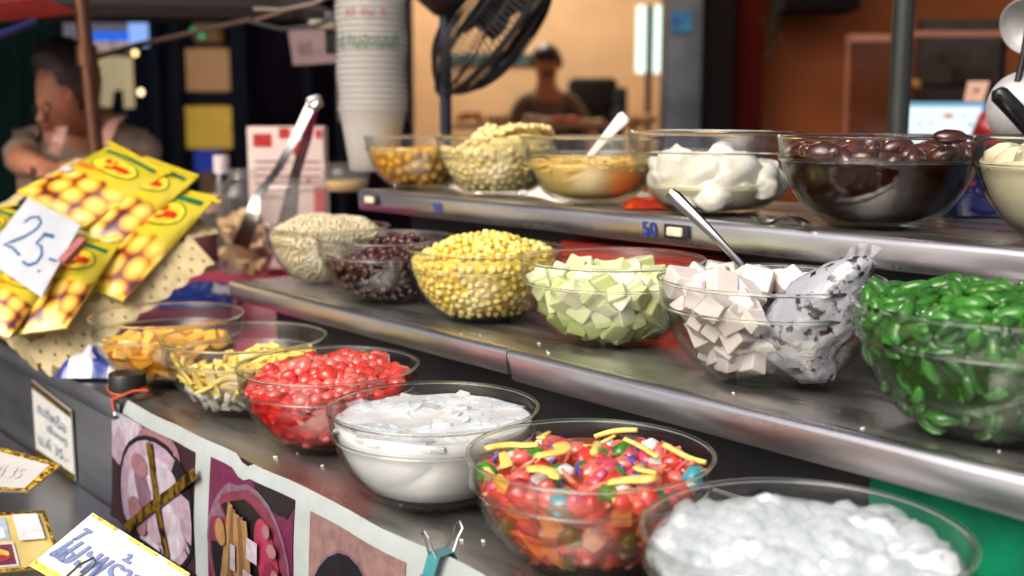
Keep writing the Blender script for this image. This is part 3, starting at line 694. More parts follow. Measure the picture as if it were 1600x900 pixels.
def stroke(pts, w):
    L_, R_ = [], []
    for i, p in enumerate(pts):
        a = pts[max(i-1, 0)]; c = pts[min(i+1, len(pts)-1)]; dx, dy = c[0]-a[0], c[1]-a[1]; d = math.hypot(dx, dy) or 1
        L_.append((p[0]-dy/d*w/2, p[1]+dx/d*w/2)); R_.append((p[0]+dy/d*w/2, p[1]-dx/d*w/2))
    return [[L_[i], L_[i+1], R_[i+1], R_[i]] for i in range(len(pts)-1)]
def ink(r, g, b_, gloss=.35): return pm('print_%d_%d_%d' % (r, g, b_), rgb(r, g, b_), gloss, var=.22, nscale=70)
def printed(name, shapes, P, parent, lift=.0005, box=(0, 0, 1, 1)):
    """P(u,v,h) -> world point h above the sheet"""
    m = MB(); lay = 0
    for poly, mat in shapes:
        lay += 1; m.mat(mat)
        for pl in (poly if isinstance(poly[0], list) else [poly]):
            pl = clip(pl, *box)
            if not pl: continue
            cu = sum(p[0] for p in pl)/len(pl); cv = sum(p[1] for p in pl)/len(pl); hh = lift*(1+lay*.5)
            vs = [P(u, v, hh) for u, v in pl] + [P(cu, cv, hh)]; n = len(pl)
            m.add(vs, [(i, (i+1) % n, n) for i in range(n)])
    return m.build(name, None, parent, smooth=False)
def quadmap(A, B_, C_, D_, bulge=0.0):
    """A,B,C,D: corners for (0,0),(1,0),(1,1),(0,1)"""
    nrm = ((B_-A).cross(D_-A)).normalized()
    def P(u, v, h=0):
        q = A*((1-u)*(1-v)) + B_*(u*(1-v)) + C_*(u*v) + D_*((1-u)*v)
        k = max(0, math.sin(math.pi*min(1, max(0, u)))*math.sin(math.pi*min(1, max(0, v)))) ** .7
        return q + nrm*(bulge*k + h)
    P.n = nrm; return P
def sheet(P, nu, nv, th):
    m = MB(); vs = []; fs = []
    for s_ in (0, 1):
        for j in range(nv+1):
            for i in range(nu+1): vs.append(P(i/nu, j/nv, -th*s_ if s_ else 0))
    o = (nu+1)*(nv+1)
    for j in range(nv):
        for i in range(nu):
            a = j*(nu+1)+i; fs.append((a, a+1, a+nu+2, a+nu+1)); fs.append((o+a, o+a+nu+1, o+a+nu+2, o+a+1))
    for i in range(nu):
        fs.append((i, o+i, o+i+1, i+1)); a = nv*(nu+1)+i; fs.append((a, a+1, o+a+1, o+a))
    for j in range(nv):
        a = j*(nu+1); fs.append((a, a+nu+1, o+a+nu+1, o+a)); a += nu; fs.append((a, o+a, o+a+nu+1, a+nu+1))
    m.add(vs, fs); return m

# ------------------------------------------------------------------ basket of snack packets
n_pl = (-FWD*.62 + UP*.76 - RGT*.05).normalized(); pl0 = at(170, 420, F=1.98)
def onplane(px, py, off=0.0):
    f, l, u = ray(px, py); d = FWD*f + RGT*l + UP*u; p0 = pl0 + n_pl*off
    return Vector((0, 0, CZ)) + d*((p0-Vector((0, 0, CZ))).dot(n_pl)/d.dot(n_pl))
PK = pm('packet_yellow', rgb(214, 194, 44), .26, var=.12, nscale=18, bump=.7, bscale=22, coat=1.0)
PKS = pm('packet_silver', (.7, .7, .68, 1), .2, .9, bump=.4, bscale=60)
def nut_print(m):
    n = m.node_tree.nodes; L = m.node_tree.links; p = n['Principled BSDF']; base = p.inputs['Base Color'].links[0].from_socket
    uv = n.new('ShaderNodeUVMap'); mp = n.new('ShaderNodeMapping'); mp.inputs['Scale'].default_value = (4.0, 5.6, 1); L.new(uv.outputs[0], mp.inputs[0])
    vo = n.new('ShaderNodeTexVoronoi'); vo.voronoi_dimensions = '2D'; vo.inputs['Scale'].default_value = 1; vo.inputs['Randomness'].default_value = .55; L.new(mp.outputs[0], vo.inputs['Vector'])
    cr = n.new('ShaderNodeValToRGB'); L.new(vo.outputs['Distance'], cr.inputs[0]); el = cr.color_ramp.elements
    el[0].position = 0.0; el[0].color = rgb(246, 224, 120); el[1].position = .70; el[1].color = rgb(60, 24, 10)
    for ps, c in ((.28, rgb(244, 208, 84)), (.46, rgb(228, 164, 44)), (.56, rgb(170, 90, 24))): q = el.new(ps); q.color = c
    sp = n.new('ShaderNodeSeparateXYZ'); L.new(uv.outputs[0], sp.inputs[0]); nz = n.new('ShaderNodeTexNoise'); nz.inputs['Scale'].default_value = 5; L.new(uv.outputs[0], nz.inputs['Vector'])
    ma = n.new('ShaderNodeMath'); ma.operation = 'MULTIPLY_ADD'; ma.inputs[1].default_value = .16; L.new(nz.outputs[0], ma.inputs[0]); L.new(sp.outputs[1], ma.inputs[2])
    mr = n.new('ShaderNodeMapRange'); L.new(ma.outputs[0], mr.inputs[0]); mr.inputs[1].default_value = .60; mr.inputs[2].default_value = .54; mr.inputs[3].default_value = 0; mr.inputs[4].default_value = 1
    g2 = n.new('ShaderNodeMapRange'); L.new(sp.outputs[1], g2.inputs[0]); g2.inputs[1].default_value = .03; g2.inputs[2].default_value = .045
    mm = n.new('ShaderNodeMath'); mm.operation = 'MULTIPLY'; L.new(mr.outputs[0], mm.inputs[0]); L.new(g2.outputs[0], mm.inputs[1])
    mx = n.new('ShaderNodeMixRGB'); L.new(mm.outputs[0], mx.inputs[0]); L.new(base, mx.inputs[1]); L.new(cr.outputs[0], mx.inputs[2]); L.new(mx.outputs[0], p.inputs['Base Color'])
nut_print(PK)
NUT = [ink(240, 200, 70, .2), ink(232, 170, 40, .2), ink(246, 214, 110, .2)]
def packet(label, BL, BR, TR, TL, off, seed):
    """the packet's own lower edge BL-BR, upper edge TL-TR"""
    A, B_, C_, D_ = [onplane(*q, off) for q in (BL, BR, TR, TL)]
    P = quadmap(A, B_, C_, D_, .017); rnd = random.Random(seed); e = empty('snack_packet', A, 0, label, 'packet', 'yellow snack packets in the basket')
    wr = lambda u, v, h=0: P(u, v, h + .0016*noise.noise(Vector((u*6+seed, v*8, seed))))
    top = lambda u, v, h=0: wr(u, v, h)
    o = sheet(wr, 12, 16, .004).build('pouch', PK, e, ang=60); uv = o.data.uv_layers.new(name='UVMap'); nn = 13*17
    for lp_ in o.data.loops: k = lp_.vertex_index % nn; uv.data[lp_.index].uv = ((k % 13)/12 + seed*3, (k//13)/16) if lp_.vertex_index < nn else (seed*3 + .5, .9)
    sh = []
    sh += [(ell(.52, .71, .33, .13), ink(60, 130, 60, .2)), (ell(.52, .71, .31, .115), ink(238, 208, 60, .2))]
    for (u, v, w, t_) in ((.34, .745, .17, .055), (.52, .70, .22, .06), (.45, .655, .12, .03)):
        sh.append(([(u, v-t_/2), (u+w*.4, v-t_/2-.006), (u+w, v-t_/2+.012), (u+w, v+t_/2), (u+w*.5, v+t_/2+.01), (u, v+t_/2-.004)], ink(206, 56, 24, .2)))
    sh += [(rect(.1, .86, .9, .905), ink(24, 112, 74, .2)), (rect(.12, .575, .55, .60), ink(226, 120, 40, .2)), (rect(.12, .545, .42, .562), ink(226, 120, 40, .2)), (rect(.08, .40, .22, .48), ink(216, 206, 216, .2))]
    printed('printed_front', sh, top, e, .0007)
    m = MB()
    for k in range(9): m.box((-.5, -.5, -.5), (.5, .5, .5), 0, frame(wr(.5, .955+.004*k, .001), (B_-A)*.94, (D_-A).normalized()*.0012, P.n*.0008))
    m.build('crimped_seal', pm('packet_seal_yellow', rgb(214, 194, 48), .25, coat=.6), e, smooth=False); return e
packet('yellow nut packet lying at the top of the basket', (26, 298), (128, 356), (268, 266), (176, 226), .040, 1)
packet('yellow nut packet whose corner shows just under the topmost packet', (92, 350), (182, 386), (312, 274), (232, 246), .024, 2)
packet('yellow nut packet against the right wall of the basket', (92, 432), (192, 470), (340, 306), (268, 292), .008, 3)
packet('yellow nut packet in front, half behind the price card', (14, 524), (104, 512), (184, 384), (112, 362), .034, 4)
packet('yellow nut packet at the bottom left corner of the basket', (-64, 500), (14, 528), (84, 432), (20, 396), .046, 5)
packet('yellow nut packet cut off by the left edge of the photo', (-70, 440), (-8, 430), (30, 330), (-22, 316), .026, 6)

bk_far_in, bk_near_in = onplane(300, 372, -.005), onplane(52, 542, -.005)
along = (bk_far_in-bk_near_in); Lb = along.length; along.normalize(); down = -n_pl; across = n_pl.cross(along).normalized()
if across.dot(RGT) > 0: across = -across
bk = empty('woven_basket', bk_near_in + down*.085, 0, 'cream woven plastic basket with scalloped rim holding yellow packets', 'basket')
WICK = pm('cream_wicker', rgb(214, 196, 146), .5, nscale=40, var=.2, bump=.2)
def wallstrip(o, d, ln, out, name='side_wall', fl=.85):
    # wavy-edged strip with rows of dark holes
    m = MB(); vs = []; fs = []; nu = 96; nv = 8; Hh = .060
    for i in range(nu+1):
        u = i/nu; sc_ = .008*abs(math.sin(u*ln/.036*math.pi))
        for j in range(nv+1):
            v = j/nv; z = -Hh*v + sc_*(1-v) - (.006*abs(math.sin(u*ln/.036*math.pi)))*v
            wv = .0010*math.sin(u*ln/.018*math.pi + (j % 2)*math.pi)
            vs.append(o + d*(u*ln) + n_pl*(z*(.45 if fl > .5 else .9) + wv) + out*(-z*fl))
    hole = set()
    for i in range(nu):
        for j in range(nv):
            if j in (2, 4, 6) and (i + (j//2)*4) % 8 in (0,): continue
            a = i*(nv+1)+j; fs.append((a, a+nv+1, a+nv+2, a+1))
    m.add(vs, fs); b0 = len(m.v); m.v += [tuple(Vector(v) - out*.0025) for v in m.v]; m.f += [[q+b0 for q in f[::-1]] for f in m.f]; m.m += m.m
    return m.build(name, WICK, bk, ang=60)
wallstrip(bk_near_in - along*.012, along, Lb+.012, -across)
wallstrip(bk_near_in, across, .34, -along, fl=.2)
wallstrip(bk_near_in + across*.34, along, Lb, across)
wallstrip(bk_near_in + along*Lb, across, .34, along)
q = [bk_near_in, bk_near_in+along*Lb, bk_near_in+along*Lb+across*.34, bk_near_in+across*.34]
m = MB(); m.add([p + down*.040 for p in q] + [p + down*.044 for p in q], [(0, 1, 2, 3), (7, 6, 5, 4), (0, 4, 5, 1), (1, 5, 6, 2), (2, 6, 7, 3), (3, 7, 4, 0)]); m.build('floor', WICK, bk, smooth=False)

# price card 25 with its peg
cA, cB, cC, cD = onplane(-28, 402, .075), onplane(64, 464, .072), onplane(126, 352, .070), onplane(44, 308, .072)
pc = empty('price_card', cB, 0, 'white price card reading 25 in blue, sleeved in clear plastic on the packets', 'price card')
P = quadmap(cA, cB, cC, cD, .004); sheet(P, 8, 8, .0008).build('card', pm('white_paper', rgb(226, 228, 232), .5, var=.06, nscale=30), pc, ang=60)
B2 = ink(70, 120, 176)
two = [(.22, .66), (.26, .76), (.36, .82), (.45, .77), (.45, .66), (.36, .5), (.24, .36), (.16, .28), (.3, .3), (.44, .27), (.46, .26)]
five = [(.60, .64), (.57, .5), (.66, .5), (.73, .42), (.72, .3), (.64, .22), (.54, .22)]
printed('handwriting', [(stroke(two, .035), B2), (stroke(five, .035), B2), (stroke([(.58, .65), (.74, .69)], .05), B2), (stroke([(.80, .24), (.82, .22)], .03), B2), (stroke([(.85, .42), (.95, .45)], .03), B2)], P, pc, .0006)
sheet(lambda u, v, h=0: P(u*1.1-.05, v*1.12-.02, h+.003+.004*noise.noise(Vector((u*5, v*5, 3)))), 14, 14, .0002).build('plastic_sleeve', thin('sleeve_film', (.96, .97, .98, 1), .08, 1.5), pc, ang=180)
m = MB(); c = onplane(113, 390, .085); xd = (onplane(131, 372, .085)-onplane(97, 408, .085)); 
for k, (o_, w) in enumerate(((0, 1), (.007, .96))):
    m.box((-.5*w, -.5, -.5), (.5*w, .5, .5), .1, frame(c - n_pl*(o_), xd, n_pl.cross(xd).normalized()*.015, n_pl*.0055))
m.build('peg', pm('pink_peg', rgb(176, 104, 104), .5), pc)

# pink printed sheet on the cabinet, spilling over
m = MB(); vs = []; fs = []
for j in range(25):
    for i in range(31):
        x = -2.85 + 1.08*i/30; y = .70 + .86*j/24
        vs.append((x, y, Z1+.004+.006*abs(noise.noise(Vector((x*7, y*7, 2))))))
for j in range(24):
    for i in range(30): fs.append((j*31+i, j*31+i+1, (j+1)*31+i+1, (j+1)*31+i))
m.add(vs, fs)
PINK = pm('pink_oilcloth', rgb(160, 44, 84), .3, nscale=9, c2=rgb(196, 70, 110), bump=.1, bscale=12)
cl = tag(m.build('tablecloth', PINK), 'pink oilcloth spread under the basket and jars', 'tablecloth')
def soft_bag(name, label, cpx, s, cols, cat='packaging', zz=Z1+.012, hgt=.05, seed=1):
    c = at(*cpx, z=zz); e = empty(name, c, 0, label, cat); m = MB(); vs = []; fs = []; rnd = random.Random(seed)
    for j in range(13):
        for i in range(17):
            u, v = i/16-.5, j/12-.5; k = max(0, (1-4*u*u)*(1-4*v*v))
            vs.append(c + RGT*(u*s[0]) + FWD*(v*s[1]) + UP*(hgt*k**.5*(.7+.5*noise.noise(Vector((u*5, v*5, seed))))))
    for j in range(12):
        for i in range(16): fs.append((j*17+i, j*17+i+1, (j+1)*17+i+1, (j+1)*17+i))
    m.add(vs, fs)
    m.m = []
    for mt in cols: m.mat(mt)
    for f in m.f:
        p = Vector(m.v[f[0]])-c; m.m.append(int(abs(noise.noise(Vector((p.dot(RGT)*16, p.dot(FWD)*16, seed))))*3.2) % len(cols))
    m.build('wrapper', None, e, ang=180); return e
WP = [pm('wrap_blue', rgb(36, 66, 150), .25, coat=.5), pm('wrap_white', rgb(214, 214, 220), .25, coat=.5), pm('wrap_pink', rgb(190, 70, 110), .25, coat=.5), pm('wrap_yellow', rgb(220, 190, 70), .25, coat=.5)]
soft_bag('plastic_wrapper', 'crumpled blue and white plastic wrapper under the basket corner', (150, 582), (.10, .08), WP[:3], seed=2)
soft_bag('plastic_wrapper', 'blue and white printed wrapper behind the orange fruit bowl', (318, 468), (.17, .2), WP, seed=5)

# ------------------------------------------------------------------ jars, box and tongs behind the basket
def jar(name, label, px, py, F, rad, hgt, neck, cont, level, cap, cat='jar', shoulder=.8, ci=1.0):
    c = at(px, py, F=F); e = empty(name, c, 0, label, cat); M = Matrix.Translation(c)
    MB().lathe([(0, .002), (rad*.86, .002), (rad*.97, .012), (rad, .03), (rad, hgt*shoulder*.9), (rad*.93, hgt*shoulder), (neck*1.1, hgt*.9), (neck, hgt*.92), (neck, hgt)], 32, M).build('glass_wall', thin('jar_glass', (.97, .975, .97, 1), .04, 1.45, cloud=.06), e, ang=60)
    if cont:
        MB().lathe([(0, .006), (rad*.82, .006), (rad*.93*ci, .02), (rad*.94*ci, level*.6), (rad*.94*ci, level), (rad*.6, level*1.03), (0, level*1.04)], 32, M).build('contents', cont, e, ang=60)
    if cap: MB().lathe([(0, hgt+.03), (neck*1.12, hgt+.03), (neck*1.2, hgt+.026), (neck*1.2, hgt*.93), (neck*1.02, hgt*.93)], 32, M).build('cap', cap, e, ang=50)
    return e, c
e, c = jar('glass_jar', 'tall clear jar of cream coloured chunks left of the barley bowl', 384, 428, 2.52, .058, .235, .03, pm('jar_syrup', rgb(150, 110, 70), .4, c2=rgb(120, 86, 60), nscale=30), .10, None, ci=.75)
rnd = random.Random(4)
for k in range(34):
    a = rnd.uniform(0, 6.28); z = rnd.uniform(.012, .135); o = bpy.data.objects.new('chunk', chunk('chunk', food('jar_chunk', rgb(226, 196, 150), rgb(200, 160, 110)), (1, .8, .7), .2, .25, k % 4, True) if k < 4 else JC[k % 4]); COL.objects.link(o)
    if k < 4: JC = (JC if k else []) + [o.data]
    o.parent = e; r = .043 if z < .115 else .03*rnd.random()
    o.matrix_basis = Matrix.Translation((r*math.cos(a), r*math.sin(a), z)) @ Matrix.Rotation(rnd.uniform(0, 6), 4, (rnd.random(), rnd.random(), .5)) @ Matrix.Scale(.032, 4)
for k in range(3): MB().lathe([(.031, .214+.007*k), (.0325, .216+.007*k), (.031, .219+.007*k)], 28, Matrix.Translation(c)).build('thread', thin('jar_glass', None), e)
jar('syrup_jar', 'short jar of dark red syrup between the basket and the tall jar', 322, 412, 2.62, .045, .13, .036, pm('dark_red_syrup', rgb(110, 24, 24), .15, c2=rgb(40, 10, 12), nscale=14), .085, pm('pale_pink_lid', rgb(214, 178, 170), .5))
jar('sauce_bottle', 'small dark bottle with a white cap behind the tall jar', 352, 420, 2.8, .022, .25, .016, pm('black_sauce', rgb(22, 12, 14), .15), .235, pm('white_cap', rgb(210, 196, 196), .4), 'bottle', .9)
jar('sugar_tub', 'low clear tub of yellowish syrup behind the top shelf end', 540, 300, 2.9, .058, .075, .05, pm('pale_yellow_syrup', rgb(206, 180, 120), .3), .03, None, 'tub')
# white carton with red print
c = at(448, 300, F=2.95); e = empty('carton', c, 0, 'white carton with red printed panels behind the tongs', 'box')
M = frame(c, RGT, FWD, UP); m = MB().box((-.098, 0, -.2), (.098, .07, .168), .002, M); m.build('box', pm('white_card', rgb(220, 200, 192), .6, var=.06), e)
P = quadmap(*[M @ Vector(q) for q in ((-.098, -.001, -.2), (.098, -.001, -.2), (.098, -.001, .168), (-.098, -.001, .168))])
RP = ink(190, 44, 36); GP = ink(150, 120, 120)
for sh_ in ([(rect(.08, .86, .32, .95), RP), (rect(.42, .92, .56, .99), RP), (rect(.90, .92, .98, .98), RP), (rect(.86, .40, .99, .58), RP), (rect(.60, .80, .72, .90), RP), ([rect(.1, .5+.05*k, .5+.07*(k % 2), .515+.05*k) for k in range(6)], GP), ([rect(.66, .55+.05*k, .95, .562+.05*k) for k in range(5)], GP), (rect(.77, .60, .82, .64), RP)]): printed('printed_panel', [sh_], P, e, .0008)
# clear box that holds the tongs, then the tongs
c = at(462, 352, F=2.38); M = frame(c, RGT, FWD, UP); e = empty('clear_holder', c, 0, 'clear rounded plastic holder behind the barley bowl', 'holder')
MB().box((-.068, -.03, -.06), (.068, .05, .098), .022, M).build('shell', thin('holder_plastic', (.95, .95, .94, 1), .06, 1.45, cloud=.10), e, ang=60)
tg = empty('serving_tongs', at(385, 395, F=2.24), 0, 'steel serving tongs leaning out of the jar and clear holder', 'tongs')
def strip(m, pts, w, side, th=.0015):
    vs = []; fs = []
    for i, p in enumerate(pts):
        t = (pts[min(i+1, len(pts)-1)]-pts[max(i-1, 0)]).normalized(); y = (side - t*side.dot(t)).normalized(); nn = t.cross(y); ww = w[i] if isinstance(w, list) else w
        vs += [p+y*ww+nn*th, p-y*ww+nn*th, p-y*ww-nn*th, p+y*ww-nn*th]
    for i in range(len(pts)-1):
        for k in range(4): fs.append((i*4+k, i*4+(k+1) % 4, (i+1)*4+(k+1) % 4, (i+1)*4+k))
    fs += [(0, 1, 2, 3), tuple(range(len(vs)-4, len(vs)))[::-1]]; m.add(vs, fs); return m
p0 = at(490, 156, F=2.34); pa = [p0, at(462, 215, F=2.32), at(432, 268, F=2.29), at(402, 305, F=2.26), at(392, 345, F=2.24), at(376, 385, F=2.24)]
strip(MB(), pa, [.0105, .010, .0095, .010, .016, .017], RGT*.8+UP*.5).build('arm', CHROME, tg, ang=50)
pb = [p0+FWD*.012, at(478, 220, F=2.42), at(462, 270, F=2.44), at(452, 330, F=2.45), at(446, 360, F=2.45)]
strip(MB(), pb, [.011, .011, .011, .018, .02], RGT*.8+UP*.5).build('arm', pm('rear_arm_steel', (.35, .35, .35, 1), .2, 1), tg, ang=50)  # rear arm has a separate, slightly paler steel
MB().box((-.014, -.004, -.02), (.014, .016, .008), .003, frame(p0, RGT*.9+UP*.3, FWD, UP*.9-RGT*.3)).build('hinge', CHROME, tg)
MB().tube([at(480, 166, F=2.315), at(497, 172, F=2.33)], .004, 8).build('locking_ring', CHROME, tg)

# ------------------------------------------------------------------ tall stack of plastic cups
CUPM = thin('cup_plastic', (.93, .92, .90, 1), .10, 1.45, cloud=.48, ccol=(.92, .91, .89, 1))
cb = at(584, 268, F=2.33)
def cup_mesh():
    prof = [(0, .002), (.046, .002), (.0485, .006), (.066, .120), (.0665, .122), (.0695, .1235), (.070, .1265), (.0695, .1295), (.0665, .130), (.0655, .127)]
    return MB().lathe(prof, 40).mesh('cup', CUPM, ang=50)
cupm = cup_mesh()
NC = 24
ORD = 'second third fourth fifth sixth seventh eighth ninth tenth eleventh twelfth thirteenth fourteenth fifteenth sixteenth seventeenth eighteenth nineteenth twentieth twenty-first twenty-second twenty-third'.split()
for k in range(NC):
    o = bpy.data.objects.new('plastic_cup', cupm); COL.objects.link(o); o.location = cb + UP*(.0118*k) + RGT*(.002*math.sin(k*.7)); o.rotation_euler[2] = k*1.7
    tag(o, 'lowest clear plastic cup of the tall nested stack' if k == 0 else ('topmost clear plastic cup of the tall nested stack' if k == NC-1 else ORD[k-1] + ' clear plastic cup from the bottom of the tall nested stack'), 'cup', 'nested plastic cups')
st = bpy.data.objects.new('cup_sleeve', MB().lathe([(.0705, .10), (.0725, .13), (.0725, .40), (.071, .44)], 40).mesh('cup_sleeve', thin('cup_bag_film', (.93, .93, .93, 1), .07, 1.45, cloud=.07), ang=180)); COL.objects.link(st); st.location = cb
tag(st, 'clear plastic sleeve with green and magenta lettering around the cups', 'plastic sleeve')
def curved_text(body, z, h, wid, mat, name='lettering', du=0):
    vs, fs, w = text_geo(body); m = MB(); face = math.atan2(-FWD.y, -FWD.x)
    m.add([cb + Vector((.0732*math.cos(face+a), .0732*math.sin(face+a), z+(v[1]-.5)*h)) for v in vs for a in [(((v[0]/w)-.5)*wid+du)/.0732]], fs)
    m.build(name, mat, st, smooth=False)
GRN = pm('green_ink', rgb(16, 104, 66), .4); MAGI = pm('magenta_ink', rgb(176, 50, 100), .4)
curved_text('ıd กนอะเนนก', at(584, 62, F=2.26).z-cb.z, .030, .135, GRN)
for tx, du, wd in (('แฮ', -.034, .022), ('ชิน', .002, .026), ('l:', .036, .012)): curved_text(tx, at(580, 18, F=2.26).z-cb.z, .015, wd, MAGI, du=du)
# ------------------------------------------------------------------ banner along the front edge
YB = .604
bn = empty('food_banner', (-.9, YB, ZL), 0, 'white vinyl banner with food photos tied along the front of the counter', 'banner')
BX0, BX1, BZ0 = -1.612, -.12, ZL+.004
def btop(x): return Z1 + .006 + .004*noise.noise(Vector((x*7, 0, 4))) - (.007 if abs(x+1.24) < .02 else 0)
def BP(x, v, h=0):        # v: 0 at the top edge, 1 at the bottom
    zt = btop(x); z = zt + (BZ0-zt)*v
    fold = .005*noise.noise(Vector((x*9, v*1.2, 1))) + .004*noise.noise(Vector((x*23, v*2, 7)))*v
    roll = .006*max(0, 1-v*14)
    return Vector((x, YB - fold + roll - h - .012*v, z))
VIN = pm('banner_vinyl', rgb(172, 182, 182), .35, var=.08, nscale=20, bump=.12, bscale=140)
sheet(lambda u, v, h=0: BP(BX0+(BX1-BX0)*u, 1-v, h), 90, 12, .0012).build('vinyl', VIN, bn, ang=60)
def bphoto(x0, x1, v0, v1, shapes):
    P = lambda u, v, h=0: BP(x0+(x1-x0)*u, v1+(v0-v1)*v, h)
    base = [([rect(i/6, j/4, (i+1)/6, (j+1)/4) for i in range(6) for j in range(4)], shapes[0])]
    return printed('photo_print', base + shapes[1], P, bn, .0009)
def bx(px, py=760): return at(px, py, y=YB).x
LIL, LIL2, WHI, BRN, BLK, PNK_, MAGP = ink(166, 146, 164), ink(120, 92, 112), ink(184, 176, 190), ink(54, 32, 36), ink(22, 18, 22), ink(146, 104, 112), ink(100, 32, 68)
TAN, TAN2, WOOD, CRM = ink(156, 122, 80), ink(118, 86, 54), ink(140, 110, 106), ink(176, 168, 180)
bphoto(bx(184), bx(311), .10, 1.0, (BRN, [(ell(.14, .86, .30, .34, .3), LIL), (ell(.16, .93, .22, .2, .3), WHI), (ell(.60, .86, .24, .18), PNK_), (ell(.58, .40, .455, .56), BLK), (ell(.58, .39, .42, .53), LIL), (ell(.60, .36, .34, .44), WHI), (ell(.46, .5, .10, .22, .2), LIL2), (ell(.64, .26, .12, .2, -.3), LIL), (ell(.42, .66, .1, .1), PNK_), (ell(.72, .6, .12, .16), CRM), (ell(.4, .2, .12, .16, .4), PNK_)]))
strips2 = [(stroke([(.30+.05*k, .78-.02*k), (.27+.07*k, .4), (.22+.09*k, .05+.05*(k % 2))], .07), (TAN, TAN2)[k % 2]) for k in range(5)]
bphoto(bx(333), bx(464), .08, 1.0, (MAGP, [([(.55, 1), (1, 1), (1, 0), (.9, 0)], BLK), (ell(.49, .40, .49, .56), LIL2), (ell(.49, .39, .465, .53), ink(120, 50, 70)), (ell(.46, .37, .40, .47), BLK), (ell(.74, .52, .12, .26, .3), ink(150, 50, 76)), (ell(.80, .3, .10, .2), ink(120, 36, 60)), (ell(.25, .48, .1, .1), TAN2)] + strips2 + [(ell(.20, .5, .07, .1, .2), TAN), (rect(.50, .12, .66, .34), CRM), (rect(.55, .44, .68, .6), WHI), (rect(.36, .30, .42, .5), CRM), (ell(.84, .6, .05, .05), PNK_), (ell(.78, .72, .04, .05), PNK_), (ell(.88, .42, .04, .06), PNK_), (ell(.72, .2, .07, .1), ink(110, 26, 40))]))
bphoto(bx(488), bx(636), .10, 1.0, (WOOD, [(ell(.42, .18, .46, .68), LIL2), (ell(.42, .18, .445, .66), BLK), (ell(.42, .12, .30, .42), CRM)] + [(ell(u, v, .025, .07, r_), TAN) for u, v, r_ in ((.34, .30, .2), (.42, .38, 0), (.50, .30, -.2), (.38, .18, .3), (.47, .18, -.3), (.30, .16, .5), (.56, .2, -.4))] + [(ell(.86, .52, .012, .012), BLK), (ell(.9, .5, .012, .012), BLK)]))
bphoto(bx(664, 890), bx(760, 890)+.05, .13, 1.0, (LIL2, [(ell(.5, .4, .4, .5), LIL), (ell(.5, .35, .3, .4), WHI)]))
GOLD = pm('gold_tape', rgb(206, 160, 40), .25, .8, c2=rgb(70, 44, 10), nscale=60, lo=.42, hi=.56)
for (a, b_) in (((238, 690), (272, 868)), ((212, 822), (311, 738))):
    A, B_ = at(*a, y=YB-.006), at(*b_, y=YB-.008); m = MB(); vz = lambda w: (btop(w.x)-w.z)/(btop(w.x)-BZ0)
    strip(m, [BP(w.x, vz(w), .0095 if a[0] == 212 else .0082) for w in [A.lerp(B_, k/10) for k in range(11)]], .0075, Vector((0, 0, 1)) if a[0] == 212 else Vector((1, 0, 0)), .0004)
    m.build('gold_tape', GOLD, bn)
# grommet with its tie
c = at(182, 640, y=YB-.004); m = MB(); m.tube([c + Vector((.009*math.cos(a), 0, .012*math.sin(a))) for a in [2*math.pi*k/20 for k in range(20)]], .0028, 8, closed=True); m.build('grommet', CHROME, bn)
m = MB(); m.tube([c+Vector((0, -.003, .002)), c+Vector((.006, -.006, .018)), c+Vector((.016, .02, .028)), c+Vector((.05, .03, .034))], .002, 6); m.tube([c+Vector((0, -.004, 0)), c+Vector((-.006, -.004, .015)), c+Vector((-.012, .012, .026))], .002, 6)
m.build('orange_tie', pm('orange_rubber', rgb(196, 84, 48), .5), bn)
# black-lidded jar at the corner
c = at(201, 630, F=1.66); c.z = Z1; e = empty('lidded_jar', c, 0, 'small jar with a ribbed black lid at the counter corner', 'jar'); M = Matrix.Translation(c)
MB().lathe([(0, .001), (.024, .001), (.026, .004), (.026, .02), (.024, .022)], 32, M).build('jar_body', thin('jar_glass', None), e)
MB().lathe([(.0255, .012), (.0275, .013), (.0275, .038), (.0262, .040), (.0245, .040), (.023, .0385), (.018, .0385), (.017, .0395), (.012, .0395), (.011, .0385), (0, .0385)], 40, M).build('lid', pm('black_plastic', (.015, .015, .017, 1), .35), e, ang=40)
MB().tube([c + Vector((.0285*math.cos(a), .0285*math.sin(a), .016+.003*math.sin(a*2))) for a in [2*math.pi*k/28 for k in range(28)]], .0014, 6, closed=True).build('rubber_band', MATS['orange_rubber'], e)
# teal binder clip on the banner edge
c = at(683, 862, y=YB); c.y = YB+.004; e = empty('binder_clip', c, 0, 'teal binder clip gripping the banner edge', 'clip'); TEAL = pm('teal_enamel', rgb(64, 140, 148), .3, coat=.5)
zt = btop(c.x); m = MB(); w = .0085
m.add([(c.x-w, YB-.012, zt-.018), (c.x+w, YB-.012, zt-.018), (c.x+w, YB-.004, zt+.004), (c.x-w, YB-.004, zt+.004), (c.x+w, YB+.014, zt+.004), (c.x-w, YB+.014, zt+.004), (c.x+w, YB+.018, zt-.004), (c.x-w, YB+.018, zt-.004)], [(0, 1, 2, 3), (3, 2, 4, 5), (5, 4, 6, 7)])
o = m.build('jaw', TEAL, e, smooth=False); md = o.modifiers.new('t', 'SOLIDIFY'); md.thickness = .0012
MB().tube([(c.x-w, YB-.0125, zt-.0185), (c.x+w, YB-.0125, zt-.0185)], .0022, 8).build('jaw_roll', TEAL, e)
for y0, dy in ((YB-.005, -.008), (YB+.014, .012)):
    MB().tube([(c.x-.006, y0, zt+.002), (c.x-.004, y0+dy*.6, zt+.014), (c.x-.006, y0+dy, zt+.024), (c.x, y0+dy*1.1, zt+.029), (c.x+.006, y0+dy, zt+.024), (c.x+.004, y0+dy*.6, zt+.014), (c.x+.006, y0, zt+.002)], .0011, 6).build('wire_handle', CHROME, e)

